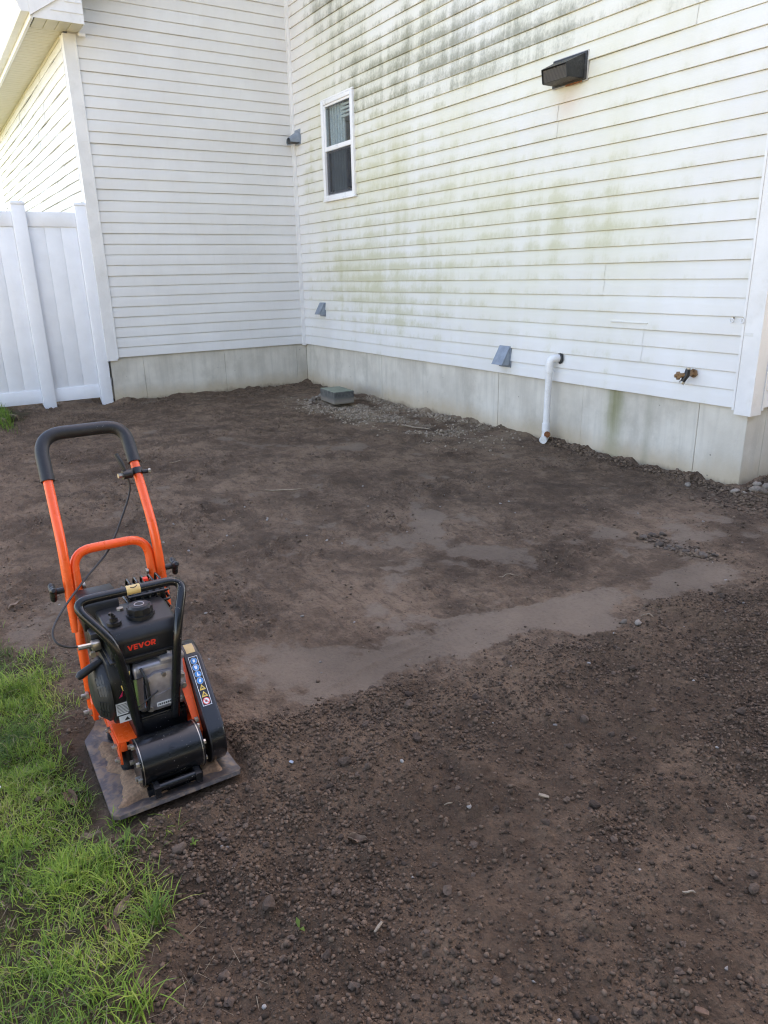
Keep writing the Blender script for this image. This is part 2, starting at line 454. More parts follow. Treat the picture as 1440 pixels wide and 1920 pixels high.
def link_mesh(name, me, mat=None, parent=None, smooth=None):
    if mat is not None and not me.materials: me.materials.append(M[mat] if isinstance(mat, str) else mat)
    if smooth is not None:
        me.polygons.foreach_set('use_smooth', np.ones(len(me.polygons), dtype=bool))
        me.set_sharp_from_angle(angle=R(smooth))
    o = bpy.data.objects.new(name, me); COL.objects.link(o)
    if parent: o.parent = parent
    return o

def np_mesh(name, verts, faces, attrs=None):
    """verts (n,3), faces (m,3) or (m,4) arrays"""
    me = bpy.data.meshes.new(name)
    verts = np.asarray(verts, dtype=np.float32); faces = np.asarray(faces, dtype=np.int32)
    k = faces.shape[1]
    me.vertices.add(len(verts)); me.vertices.foreach_set('co', verts.ravel())
    me.loops.add(faces.size); me.loops.foreach_set('vertex_index', faces.ravel())
    me.polygons.add(len(faces))
    me.polygons.foreach_set('loop_start', np.arange(0, faces.size, k, dtype=np.int32))
    me.polygons.foreach_set('loop_total', np.full(len(faces), k, dtype=np.int32))
    me.update(calc_edges=True)
    if attrs:
        for n, a in attrs.items():
            at = me.attributes.new(n, 'FLOAT', 'POINT')
            at.data.foreach_set('value', np.asarray(a, dtype=np.float32))
    return me

def solid(bm, geom, thickness):
    bm.normal_update()
    bmesh.ops.solidify(bm, geom=geom, thickness=thickness)

class B:
    """Collects shapes into one bmesh, then links it as one object."""
    def __init__(s): s.bm = bmesh.new()
    def box(s, c, size, rot=None, bev=0.0, seg=2):
        r = bmesh.ops.create_cube(s.bm, size=1.0)
        vs = r['verts']
        bmesh.ops.scale(s.bm, vec=size, verts=vs)
        if bev > 0:
            es = list({e for v in vs for e in v.link_edges})
            rr = bmesh.ops.bevel(s.bm, geom=es, offset=bev, segments=seg, profile=0.5, affect='EDGES')
            vs = list({v for f in rr['faces'] for v in f.verts} | {v for v in vs if v.is_valid})
        if rot is not None: bmesh.ops.rotate(s.bm, cent=(0, 0, 0), matrix=rot, verts=vs)
        bmesh.ops.translate(s.bm, vec=c, verts=vs)
        return s
    def span(s, a, b, bev=0.0, seg=2):
        a, b = Vector(a), Vector(b)
        return s.box((a + b) / 2, [abs(q) for q in (b - a)], None, bev, seg)
    def tube(s, path, r, seg=12, cap=True):
        path = [Vector(p) for p in path]
        rad = r if isinstance(r, (list, tuple)) else [r] * len(path)
        prev = None; rings = []
        for i, p in enumerate(path):
            d = (path[min(i + 1, len(path) - 1)] - path[max(i - 1, 0)]).normalized()
            if prev is None:
                n = d.orthogonal().normalized()
            else:
                n = (prev - d * prev.dot(d)).normalized()
            prev = n; bn = d.cross(n)
            rings.append([s.bm.verts.new(p + (n * math.cos(a) + bn * math.sin(a)) * rad[i]) for a in [2 * math.pi * k / seg for k in range(seg)]])
        for a, b in zip(rings, rings[1:]):
            for k in range(seg): s.bm.faces.new((a[k], a[(k + 1) % seg], b[(k + 1) % seg], b[k]))
        if cap:
            s.bm.faces.new(rings[0][::-1]); s.bm.faces.new(rings[-1])
        return s
    def cyl(s, a, b, r, seg=20, r2_=None):
        return s.tube([a, b], [r, r if r2_ is None else r2_], seg)
    def prism(s, pts, axis, a, b):
        """outline pts (2-D) pushed along axis from a to b; axis 0: pts=(y,z); 1: pts=(x,z); 2: pts=(x,y)"""
        def P(p, t):
            if axis == 0: return (t, p[0], p[1])
            if axis == 1: return (p[0], t, p[1])
            return (p[0], p[1], t)
        va = [s.bm.verts.new(P(p, a)) for p in pts]; vb = [s.bm.verts.new(P(p, b)) for p in pts]
        n = len(pts)
        s.bm.faces.new(va); s.bm.faces.new(vb[::-1])
        for i in range(n): s.bm.faces.new((va[i], vb[i], vb[(i + 1) % n], va[(i + 1) % n]))
        return s
    def poly(s, pts):
        s.bm.faces.new([s.bm.verts.new(p) for p in pts]); return s
    def bevel_all(s, off, seg=2):
        bmesh.ops.bevel(s.bm, geom=list(s.bm.edges), offset=off, segments=seg, profile=0.5, affect='EDGES', clamp_overlap=True)
        return s
    def ball(s, c, r, sub=2, scale=(1, 1, 1)):
        rr = bmesh.ops.create_icosphere(s.bm, subdivisions=sub, radius=r)
        bmesh.ops.scale(s.bm, vec=scale, verts=rr['verts']); bmesh.ops.translate(s.bm, vec=c, verts=rr['verts'])
        return s
    def done(s, name, mat, parent=None, smooth=35):
        bmesh.ops.recalc_face_normals(s.bm, faces=s.bm.faces)
        me = bpy.data.meshes.new(name); s.bm.to_mesh(me); s.bm.free()
        return link_mesh(name, me, mat, parent, smooth)

def fillet(pts, rad, n=6):
    """polyline with its inner corners rounded"""
    pts = [Vector(p) for p in pts]; out = [pts[0]]
    for i in range(1, len(pts) - 1):
        p, a, b = pts[i], pts[i - 1], pts[i + 1]
        rr = rad[i - 1] if isinstance(rad, (list, tuple)) else rad
        da, db = (a - p), (b - p)
        t = min(rr, da.length * 0.48, db.length * 0.48)
        p0, p1 = p + da.normalized() * t, p + db.normalized() * t
        for k in range(n + 1):
            u = k / n
            out.append((1 - u) ** 2 * p0 + 2 * u * (1 - u) * p + u * u * p1)
    out.append(pts[-1])
    return out

# numpy value noise -----------------------------------------------------------
def h2(ix, iy, s):
    a = np.sin(ix * 127.1 + iy * 311.7 + s * 74.7) * 43758.5453
    return a - np.floor(a)
def vn(x, y, s=0):
    ix, iy = np.floor(x), np.floor(y); fx, fy = x - ix, y - iy
    fx = fx * fx * fx * (fx * (fx * 6 - 15) + 10); fy = fy * fy * fy * (fy * (fy * 6 - 15) + 10)
    return (h2(ix, iy, s) * (1 - fx) + h2(ix + 1, iy, s) * fx) * (1 - fy) + (h2(ix, iy + 1, s) * (1 - fx) + h2(ix + 1, iy + 1, s) * fx) * fy - 0.5
def fbm(x, y, s=0, o=4, g=0.5):
    t = 0; a = 1.0
    for i in range(o):
        t = t + a * vn(x * 2 ** i + i * 17.3, y * 2 ** i - i * 9.1, s + i); a *= g
    return t
def sst(v, a, b):
    t = np.clip((v - a) / (b - a), 0, 1); return t * t * (3 - 2 * t)

# ================================================================== ground
LOOSE = np.array([(-4.2, 6.62), (-3.7, 6.50), (-3.54, 6.33), (-3.38, 6.29), (-3.16, 6.29), (-3.01, 6.29), (-2.78, 6.30), (-2.59, 6.34), (-2.36, 6.34), (-2.18, 6.37), (-1.93, 6.42), (-1.70, 6.47), (-1.38, 6.46), (-1.08, 6.50), (0.5, 6.7), (1.5, 6.8)])
GRASS = np.array([(-2.0, -3.2), (0.2, -3.22), (0.75, -3.42), (2.0, -3.75), (3.5, -3.98), (4.6, -3.95), (5.1, -3.84), (5.41, -3.80), (5.73, -3.73), (5.94, -3.71), (6.19, -3.75), (6.42, -3.77), (6.58, -3.71), (6.66, -3.79), (6.75, -3.74), (6.87, -3.74), (6.97, -3.82), (7.3, -3.88), (8.5, -4.0)])
MX, MY = 6.25, -3.568      # the compactor

def masks(x, y):
    w = fbm(x * 3.1, y * 3.1, 5, 4) * 0.16 + fbm(x * 14, y * 14, 6, 3) * 0.05
    lo = sst(x + w - np.interp(y, LOOSE[:, 0], LOOSE[:, 1]) + fbm(x * 30, y * 30, 4, 3) * 0.06, -0.07, 0.10)
    g = sst(np.interp(x, GRASS[:, 0], GRASS[:, 1]) + fbm(x * 4, y * 4, 9, 4) * 0.22 - y, -0.05, 0.09)
    # the compactor's last pass along the loose edge, and other flat dry patches
    bx = np.interp(y, LOOSE[:, 0], LOOSE[:, 1])
    lane = np.exp(-((bx - 0.15 - x) / 0.15) ** 2) * (0.45 + 0.55 * sst(fbm(x * 2.3, y * 1.6, 23, 4), -0.35, 0.2)) * sst(-y, 0.6, 1.6) * sst(-y, 3.4, 3.0)
    sm = lane * 0.95 + sst(fbm(x * 1.5, y * 1.5, 21, 4), 0.25, 0.65) * 0.4 + np.exp(-((x - 6.0) / 0.28) ** 2 - ((y + 0.85) / 0.35) ** 2) * 0.7
    # curved passes of the plate and scuffed boot marks
    for cx, cy, rr_, wd, a0, a1 in ((5.2, -2.95, 0.75, 0.13, -0.6, 1.5), (4.4, -1.2, 1.25, 0.16, -1.6, 0.2), (5.35, -1.3, 0.62, 0.10, -2.6, -0.4), (3.2, -2.4, 0.95, 0.15, -1.2, 0.9), (4.9, -2.05, 0.34, 0.07, 0.2, 2.4), (5.75, -2.35, 0.30, 0.08, 1.2, 3.9), (2.4, -1.0, 0.9, 0.16, -1.8, 0.1), (6.05, -1.75, 0.42, 0.08, -2.2, -0.2)):
        dx, dy = x - cx, y - cy; an = np.arctan2(dy, dx)
        sm = sm + np.exp(-((np.hypot(dx, dy) - rr_) / wd) ** 4) * sst(an, a0, a0 + 0.4) * sst(-an, -a1, -a1 + 0.4) * 0.48
    sm = sst(sm + fbm(x * 5, y * 5, 25, 5, 0.62) * 0.85 - 0.06, 0.12, 0.85) * (1 - lo) * (1 - g)
    d = np.minimum(-y, 9)
    gr = np.clip(sst(x, 1.0, 1.5) * sst(-x, -4.4, -2.6) * sst(-y, 0.95, 0.35 ) + np.exp(-((x - 1.75) / 0.5) ** 2 - ((y + 0.55) / 0.22) ** 2), 0, 1)
    gr = gr * sst(fbm(x * 5, y * 5, 31, 3) + 0.35, 0.0, 0.5)
    return lo, g, sm, gr

def under_mask(x, y):
    return (1 - sst(np.abs(x - MX), 0.225, 0.28)) * (1 - sst(np.abs(y - MY), 0.165, 0.215))

def ground(x, y, mk=None):
    lo, g, sm, gr = mk if mk is not None else masks(x, y)
    z = fbm(x * 0.9, y * 0.9, 1, 3) * 0.018
    comp = fbm(x * 4.5, y * 4.5, 2, 4) * 0.016 * (1 - sm * 0.7) + fbm(x * 22, y * 22, 3, 5, 0.65) * 0.020 * (1 - sm * 0.88) * (0.35 + 0.65 * sst(fbm(x * 2.6, y * 2.6, 75, 4), -0.3, 0.5))
    rp = (1 - sm * 0.9) * sst(fbm(x * 2.6, y * 2.6, 75, 4), -0.25, 0.45)
    comp = comp + rp * (np.abs(fbm(x * 34, y * 34, 43, 3)) * 0.013 + fbm(x * 75, y * 75, 45, 2) * 0.005)
    # scuffs and low tracks pressed along the lane
    tr = fbm(x * 2.2, y * 9.0, 41, 3)
    comp = comp + sst(np.abs(tr), 0.05, 0.0) * -0.004 * (1 - sm)
    loose = 0.016 + fbm(x * 5.5, y * 5.5, 7, 3) * 0.030 + fbm(x * 19, y * 19, 8, 3) * 0.014 + np.abs(fbm(x * 62, y * 62, 10, 3)) * 0.009
    z = z + comp * (1 - lo) + loose * lo + g * (fbm(x * 8, y * 8, 13, 3) * 0.02 + 0.004)
    z = z + gr * (fbm(x * 45, y * 45, 15, 2) * 0.010 + 0.004)
    for (ax, ay, bx_, by_, hgt) in ((6.21, -3.02, 6.07, -2.45, 0.006), (6.07, -2.75, 6.02, -2.2, 0.006), (6.10, -2.1, 5.92, -1.3, 0.005), (5.55, -2.9, 4.9, -2.0, 0.005), (5.0, -3.2, 3.8, -1.5, 0.006), (4.3, -3.3, 2.3, -1.4, 0.007), (3.3, -3.2, 1.2, -1.3, 0.007), (1.9, -3.0, 0.5, -1.3, 0.009), (5.6, -1.7, 4.6, -0.6, 0.005), (0.35, -3.0, 0.5, -0.5, 0.014), (0.62, -2.9, 0.8, -1.0, 0.009)):
        lx, ly = bx_ - ax, by_ - ay; L2 = lx * lx + ly * ly
        t = np.clip(((x - ax) * lx + (y - ay) * ly) / L2, -0.1, 1.1); wob = fbm(x * 3, y * 3, 47, 3) * 0.06
        dd = ((x - ax) * ly - (y - ay) * lx) / math.sqrt(L2) + wob
        on = sst(t, -0.05, 0.08) * sst(-t, -1.05, -0.92) * (1 - lo) * (1 - under_mask(x, y))
        z = z + on * hgt * (np.exp(-(dd / 0.012) ** 2) * (0.4 + sst(fbm(x * 12, y * 12, 48, 3), -0.2, 0.4)) - 0.5 * np.exp(-((dd - 0.03) / 0.018) ** 2))
    # soil heaped against the walls and at the outer corner
    wl = np.exp(-np.clip(-y, 0, 9) / 0.07) * (x < 5.75) * (0.022 + fbm(x * 6, y * 6, 16, 3) * 0.05)
    wl2 = np.exp(-np.clip(x, 0, 9) / 0.09) * (0.022 + fbm(x * 6, y * 6, 18, 3) * 0.05)
    mound = 0.085 * np.exp(-((x - 5.85) / 0.14) ** 2 - ((y - 0.16) / 0.26) ** 2) * (1 + fbm(x * 15, y * 15, 19, 3))
    z = z + wl + wl2 + mound
    under = under_mask(x, y)
    z = z * (1 - under) + (-0.004) * under
    return z

def sheet(name, xs, ys, sinkedge):
    X, Y = np.meshgrid(xs, ys, indexing='ij'); x, y = X.ravel(), Y.ravel()
    mk = masks(x, y); z = ground(x, y, mk)
    nx, ny = len(xs), len(ys)
    if sinkedge:
        e = np.minimum.reduce([x - xs[0], xs[-1] - x, y - ys[0], ys[-1] - y])
        z = np.where(e < 0.3, z * (e / 0.3) - 0.07 * (1 - e / 0.3) ** 2, z)
    i = np.arange(nx * ny).reshape(nx, ny)
    f = np.stack([i[:-1, :-1], i[1:, :-1], i[1:, 1:], i[:-1, 1:]], -1).reshape(-1, 4)
    me = np_mesh(name, np.stack([x, y, z], 1), f, dict(loose=mk[0], lawn=mk[1], smooth=mk[2], gravel=mk[3]))
    return me

def warp(a, b, lo, hi, fine, coarse):
    """grid lines that are fine between lo and hi and coarser outside"""
    out = [a]; 
    while out[-1] < b:
        p_ = out[-1]
        d = max(lo - p_, p_ - hi, 0.0)
        out.append(p_ + min(coarse, fine + d * 0.012))
    return np.array(out)
gm = sheet('ground', warp(-1.0, 9.2, 5.6, 7.4, 0.0054, 0.026), warp(-5.2, 2.2, -4.0, -1.6, 0.0058, 0.020), True)
g_o = link_mesh('ground', gm, 'soil', smooth=180)
tag(g_o, 'bare dark brown soil, compacted behind and loose in front', 'soil', kind='structure')
s_ = 260.0
bl = B(); bl.poly([(-s_, -s_, -0.06), (s_, -s_, -0.06), (s_, s_, -0.06), (-s_, s_, -0.06)])
tag(bl.done('lawn_terrain', 'lawn', smooth=None), 'flat dry lawn reaching away beyond the yard', 'lawn', kind='structure')

# ================================================================== house
house = tag(empty('house', (0, 0, 0)), 'house with white vinyl siding, algae stains and a bare concrete foundation', 'house')
LX = 5.670        # outer corner of the long wall
LW = -2.281       # outer corner of the wing
TOP = 5.45

def board(parent, org, ud, od, u0, u1, z, wav, shift, mat, seed, clipfn=None):
    """one siding course: lip at the bottom, slot under the course above"""
    n = max(3, int((u1 - u0) / 0.16) + 1)
    us = np.linspace(u0, u1, n)
    prof = [(0.0002, 0.0004), (0.0118, 0.0), (0.0134, 0.0016), (0.0131, 0.006), (0.0084, E * 0.5), (0.0034, E - 0.0056), (0.0002, E - 0.0004)]
    V = []
    w1 = fbm(us * 1.4 + seed * 3.1, us * 0 + z * 2.2, 51, 3) * wav
    w2 = fbm(us * 1.1, us * 0 + z * 1.1 + 7.0, 53, 3) * wav * 0.7
    for j, (d, h) in enumerate(prof):
        dd = d + shift + (w1 if j in (1, 2, 3, 4) else w1 * 0.5)
        V.append(np.stack([org[0] + ud[0] * us + od[0] * dd, org[1] + ud[1] * us + od[1] * dd, z + h + w2], 1))
    V = np.concatenate(V); m_ = len(prof)
    i = np.arange(n * m_).reshape(m_, n)
    f = np.stack([i[:-1, :-1], i[:-1, 1:], i[1:, 1:], i[1:, :-1]], -1).reshape(-1, 4)
    me = np_mesh('siding_board', V, f)
    return link_mesh('siding_board', me, mat, parent, smooth=40)

def course_cuts(length, pair, seed, forced):
    if pair in forced: return forced[pair]
    rr = random.Random(seed * 100 + pair)
    if length < 3.0: return [rr.uniform(0.5, length - 0.5)] if rr.random() < 0.4 else []
    cuts = []; p_ = rr.choice([0.9, 1.5, 2.2, 2.9, 3.4]) + rr.uniform(-0.15, 0.15)
    while p_ < length - 0.5: cuts.append(p_); p_ += 3.45
    return cuts

def clad(name, org, ud, od, length, kmax, wav, mat, seed, forced, hole=None, lim=None, kmin=0):
    wall = empty(name, (0, 0, 0), 0, house)
    for k in range(kmin, kmax):
        z = Z0 + k * E
        cuts = course_cuts(length, k // 2, seed, forced)
        edges = [0.0] + cuts + [length]
        for a, b in zip(edges, edges[1:]):
            a2 = a - (0.012 if a > 0 else 0); sh = 0.0028 * (edges.index(a) % 2)
            if lim: b = min(b, lim(z))
            if b - a2 < 0.05: continue
            segs = [(a2, b)]
            if hole and hole[2] <= k < hole[3]:
                segs = []
                if a2 < hole[0]: segs.append((a2, min(b, hole[0])))
                if b > hole[1]: segs.append((max(a2, hole[1]), b))
            for s0, s1 in segs:
                if s1 - s0 > 0.03: board(wall, org, ud, od, s0, s1, z, wav, sh, mat, seed + k * 0.37, None)
    return wall

# long stained wall (faces -y), short wall of the wing (faces +x), far wall of the wing (faces -y), end wall (faces +x)
WX0, WX1 = 0.712, 1.332
clad('stained_wall', (0, 0, 0), (1, 0, 0), (0, -1, 0), LX - 0.03, 48, 0.0045, 'siding_stained', 1,
     {0: [1.85, 3.60], 1: [1.15, 4.9], 2: [2.68], 3: [1.5, 4.55], 4: [3.19], 7: [4.84], 8: [1.1, 4.05], 9: [4.99], 10: [2.2, 5.07], 11: [3.85], 12: [4.75], 13: [2.9], 14: [1.86, 2.88, 4.76], 15: [3.0], 16: [0.95, 3.95]},
     hole=(WX0, WX1, 15, 24))
clad('wing_wall', (0, 0, 0), (0, -1, 0), (1, 0, 0), -LW - 0.03, 48, 0.0025, 'siding', 2,
     {18: [1.06], 15: [0.99], 13: [1.58], 10: [1.0], 2: [1.6], 17: [0.34], 8: [0.45], 0: [], 1: [], 3: [], 5: [], 7: [], 9: [], 12: []},
     lim=lambda z: 2.26 if z < 3.36 else min(2.26, 2.69 - (z + E - 3.50) / 0.63))
clad('side_wall', (0, LW, 0), (-1, 0, 0), (0, -1, 0), 6.3, 29, 0.012, 'siding', 3, {}, kmin=-3)
clad('end_wall', (LX, 0, 0), (0, 1, 0), (1, 0, 0), 5.0, 48, 0.003, 'siding', 4, {})

# cores behind the boards, butted below the roof
core = B()
core.span((0.0, 0.013, Z0), (WX0 - 0.005, 0.12, TOP)); core.span((WX1 + 0.005, 0.013, Z0), (LX - 0.013, 0.12, TOP))
core.span((WX0 - 0.005, 0.013, Z0), (WX1 + 0.005, 0.12, Z0 + 15 * E)); core.span((WX0 - 0.005, 0.013, Z0 + 24 * E), (WX1 + 0.005, 0.12, TOP))
core.span((LX - 0.12, 0.121, Z0), (LX - 0.013, 6.0, TOP)); core.span((-6.3, 6.0, -0.05), (LX - 0.013, 6.1, TOP))
core.span((-0.12, LW + 0.013, Z0), (-0.013, 0.012, 3.40)); core.span((-6.29, LW + 0.013, 0.0), (-0.121, LW + 0.12, 3.40))
core.prism([(LW + 0.013, 3.401), (0.012, 3.401), (0.012, 5.1)], 0, -0.12, -0.013)
core.span((-6.3, LW + 0.121, 0.0), (-6.2, 5.99, 3.4))
core.done('wall_core', 'sheath', house, None)

# trims
tr = B()
def corner_post(bm, cx, cy, sx, sy, z0, z1, w=0.085, th=0.017):
    # L-shaped post: cx,cy the outer corner, sx/sy the way the two faces run
    o = th
    pts = [(cx - sx * o, cy - sy * o), (cx + sx * w, cy - sy * o), (cx + sx * w, cy + sy * 0.004), (cx + sx * 0.006, cy + sy * 0.006), (cx - 0 + sx * 0.004, cy + sy * w), (cx - sx * o, cy + sy * w)]
    bm.prism(pts, 2, z0, z1)
corner_post(tr, LX, 0.0, -1, 1, Z0 - 0.035, TOP)
o = tr.done('corner_trim', 'trim', house, 30); 
tr = B(); corner_post(tr, 0.0, LW, -1, 1, Z0 - 0.03, 3.40); 
tr.done('corner_trim', 'trim', house, 30)
# thin channels that receive the board ends beside each corner post
tr = B(); tr.span((LX - 0.099, -0.0215, Z0 - 0.012), (LX - 0.0855, 0.0, TOP)); tr.span((LX + 0.0, 0.0855, Z0 - 0.012), (LX + 0.0215, 0.099, TOP))
tr.done('trim_channel', 'trim', house, None)
tr = B(); tr.span((0.0, LW + 0.0855, Z0 - 0.012), (0.0215, LW + 0.098, 3.40)); tr.span((-0.098, LW - 0.0215, 0.2), (-0.0855, LW, 3.40))
tr.done('trim_channel', 'trim', house, None)
tr = B(); tr.span((0.0, -0.033, Z0 - 0.02), (0.033, 0.0, TOP), 0.003); tr.span((0.0335, -0.022, Z0 - 0.015), (0.043, 0.0, TOP)); tr.span((0.0, -0.044, Z0 - 0.015), (0.022, -0.0335, TOP))
tr.done('inside_corner_trim', 'trim', house, 30)
tr = B(); tr.span((-6.40, LW - 0.017, 0.0), (-6.30, LW + 0.09, 3.40), 0.003); tr.done('corner_trim', 'trim', house, 30)

# foundation, cast in panels with joints between them
fnd = empty('foundation', (0, 0, 0), 0, house)
fx = [-0.0135, 0.757, 1.70, 2.59, 3.50, 4.41, 5.341, LX - 0.014]
for i, (a, c) in enumerate(zip(fx, fx[1:])):
    q = B(); off = 0.0 if i % 2 else 0.0025
    q.span((a + 0.0008, 0.012 + off, -0.25), (c - 0.0008, 0.2, Z0 - 0.002), 0.0022, 1); q.done('concrete_panel', 'concrete', fnd, 30)
fy = [0.0145, -0.12, -1.02, -1.93, LW + 0.012]
for i, (a, c) in enumerate(zip(fy, fy[1:])):
    q = B(); off = 0.0 if i % 2 else 0.002
    q.span((-0.2, c + 0.0015, -0.25), (-0.012 - off, a - 0.0008, Z0 - 0.002), 0.002, 1); q.done('concrete_panel', 'concrete', fnd, 30)
for a, c in ((0.201, 0.95), (0.95, 1.9), (1.9, 2.9), (2.9, 5.9)):
    q = B(); q.span((LX - 0.2, a + 0.0015, -0.25), (LX - 0.0145, c - 0.0015, Z0 - 0.002), 0.003, 1); q.done('concrete_panel', 'concrete', fnd, 30)
q = B(); q.span((-6.3, LW + 0.013, -0.25), (-0.201, LW + 0.12, 0.16), 0.003, 1); q.done('concrete_panel', 'concrete', fnd, 30)

# eave of the wing: soffit strips, fascia, gutter, boxed return, rake, roof
SZ = 3.417
sp = None
eave = empty('soffit', (0, 0, 0), 0, house)
for i in range(63):
    x1 = -0.002 - i * 0.1; x0 = x1 - 0.096
    if sp is None:
        q = B()
        q.prism([(x0 - x1, 0.0), (x0 - x1 + 0.042, 0.0), (x0 - x1 + 0.046, 0.006), (x0 - x1 + 0.052, 0.006), (x0 - x1 + 0.056, 0.0), (0, 0.0), (0, 0.012), (x0 - x1, 0.012)], 1, 0.0, 0.285)
        sp = q.done('soffit_strip', 'soffit', eave, None)
        sp.location = (x1, -2.572, SZ)
    else:
        o = sp.copy(); COL.objects.link(o); o.parent = eave; o.location = (x1, -2.572, SZ)
q = B(); q.span((-6.4, LW - 0.018, SZ - 0.028), (-0.10, LW, SZ - 0.001), 0.003); q.done('soffit_moulding', 'soffit', house, 30)
q = B(); q.span((-6.4, -2.597, SZ - 0.012), (0.286, -2.573, SZ + 0.155), 0.002); q.done('fascia', 'trim', house, 30)
gut = [(-2.599, 0.012), (-2.665, 0.012), (-2.680, 0.04), (-2.680, 0.055), (-2.705, 0.095), (-2.705, 0.118), (-2.698, 0.118), (-2.698, 0.098), (-2.674, 0.058), (-2.674, 0.042), (-2.661, 0.018), (-2.605, 0.018), (-2.605, 0.125), (-2.599, 0.125)]
q = B(); q.prism([(y_, SZ + 0.02 + z_) for y_, z_ in gut], 0, -6.45, 0.300)
gt = q.done('gutter', 'trim', house, 25)
q = B(); q.prism([(y_, SZ + 0.02 + z_) for y_, z_ in gut[:6] + [(-2.599, 0.118)]], 0, 0.3005, 0.303); q.done('end_cap', 'trim', gt, None)
for i in range(11):
    q = B(); q.span((-0.2 - i * 0.6, -2.70, SZ + 0.128), (-0.185 - i * 0.6, -2.60, SZ + 0.134)); q.done('gutter_strap', 'trim', gt, None)
# boxed return on the gable side
rt_ = empty('boxed_return', (0, 0, 0), 0, house)
def yrake(z): return -2.572 + (z - SZ) / 0.63
q = B(); q.prism([(-2.572, SZ), (-2.150, SZ), (-2.150, SZ + 0.34), (-2.572, SZ + 0.07)], 0, 0.278, 0.286); q.done('return_face', 'trim', rt_, None)
for i, zz in enumerate((0.075, 0.155)):
    y0 = yrake(SZ + zz) + 0.03
    q = B(); q.span((0.2862, y0, SZ + zz), (0.2915, -2.152, SZ + zz + 0.006)); q.done('siding_lip', 'trim', rt_, None)
q = B(); q.span((0.006, -2.158, SZ), (0.277, -2.150, SZ + 0.245)); q.done('return_side', 'trim', rt_, None)
for i in range(4):
    q = B(); y1 = -2.16 - i * 0.1; q.span((0.004, y1 - 0.096, SZ - 0.001), (0.276, y1, SZ + 0.009), 0.003, 1); q.done('soffit_strip', 'soffit', rt_, None)
q = B(); q.span((0.024, -2.163, SZ - 0.032), (0.052, -2.10, SZ - 0.004), 0.003); q.done('return_bracket', 'trim', rt_, None)
# rake board and roof slabs
def slab(y0, z0, y1, z1, t, xa, xb):
    return [(y0, z0), (y1, z1), (y1, z1 + t), (y0, z0 + t)]
q = B(); q.prism(slab(-2.598, SZ + 0.008, 0.0, SZ + 0.008 + 2.598 * 0.63, 0.15, 0, 0), 0, 0.2865, 0.305); q.done('rake_board', 'trim', house, None)
q = B(); q.prism(slab(-2.66, SZ + 0.160, 0.35, SZ + 0.160 + 3.01 * 0.63, 0.05, 0, 0), 0, -6.5, 0.325); q.done('roof', 'roof', house, None)
q = B(); q.prism(slab(0.351, SZ + 0.160 + 3.01 * 0.63, 6.3, 3.6, 0.05, 0, 0), 0, -6.5, -0.3); q.done('roof', 'roof', house, None)
q = B(); q.prism([(-0.35, TOP), (3.0, TOP + 1.9), (6.4, TOP), (6.4, TOP + 0.06), (3.0, TOP + 1.98), (-0.35, TOP + 0.06)], 0, -0.35, LX + 0.32); q.done('roof', 'roof', house, None)
q = B(); q.span((-0.35, -0.34, TOP - 0.02), (LX + 0.32, 0.0, TOP - 0.005)); q.done('main_soffit', 'soffit', house, None)

# window -----------------------------------------------------------------
WZ0, WZ1 = Z0 + 14.98 * E, Z0 + 24.02 * E
WM = Z0 + 19.66 * E
win = empty('window', (0, 0, 0), 0, house)
win['label'] = 'small white double-hung window, lower sash slightly raised'
q = B(); fwid = 0.038
q.span((WX0 - 0.012, -0.034, WZ0), (WX0 + fwid, 0.03, WZ1), 0.004); q.span((WX1 - fwid, -0.034, WZ0), (WX1 + 0.012, 0.03, WZ1), 0.004)
q.span((WX0 + fwid, -0.033, WZ1 - fwid), (WX1 - fwid, 0.03, WZ1 - 0.0005), 0.004); q.span((WX0 + fwid, -0.033, WZ0 + 0.0005), (WX1 - fwid, 0.03, WZ0 + fwid), 0.004)
q.done('window_frame', 'frame', win, 30)
q = B(); q.span((WX0 - 0.02, -0.042, WZ0 - 0.018), (WX1 + 0.02, 0.0, WZ0 - 0.0005), 0.004); q.done('sill', 'frame', win, 30)
q = B(); q.span((WX0 - 0.02, -0.030, WZ1 + 0.0005), (WX1 + 0.02, 0.0, WZ1 + 0.016), 0.003); q.done('head_trim', 'frame', win, 30)
a0, a1 = WX0 + fwid + 0.0005, WX1 - fwid - 0.0005
def sash(z0, z1, y, w, mat, wb, wt):
    q = B()
    q.span((a0, y, z0), (a0 + w, y + 0.02, z1), 0.002); q.span((a1 - w, y, z0), (a1, y + 0.02, z1), 0.002)
    q.span((a0 + w, y + 0.0005, z0), (a1 - w, y + 0.0195, z0 + wb), 0.002); q.span((a0 + w, y + 0.0005, z1 - wt), (a1 - w, y + 0.0195, z1), 0.002)
    return q.done('sash', mat, win, 30)
sash(WM - 0.02, WZ1 - fwid - 0.0005, -0.022, 0.020, 'frame', 0.042, 0.020)
sash(WZ0 + fwid + 0.0005, WM - 0.0215, -0.002, 0.026, 'greyframe', 0.034, 0.012)
q = B(); q.span((a0 + 0.02, -0.010, WM + 0.02), (a1 - 0.02, -0.008, WZ1 - fwid - 0.018)); q.done('pane', 'glass', win, None)
q = B(); q.span((a0 + 0.026, 0.008, WZ0 + fwid + 0.03), (a1 - 0.026, 0.010, WM - 0.03)); q.done('pane', 'glass', win, None)
for xx in (0.86, 1.20):
    q = B(); q.span((xx - 0.02, -0.012, WZ0 + fwid + 0.030), (xx + 0.02, -0.0025, WZ0 + fwid + 0.044), 0.003); q.done('sash_lift', 'inkdark', win, 30)
q = B()  # the room behind
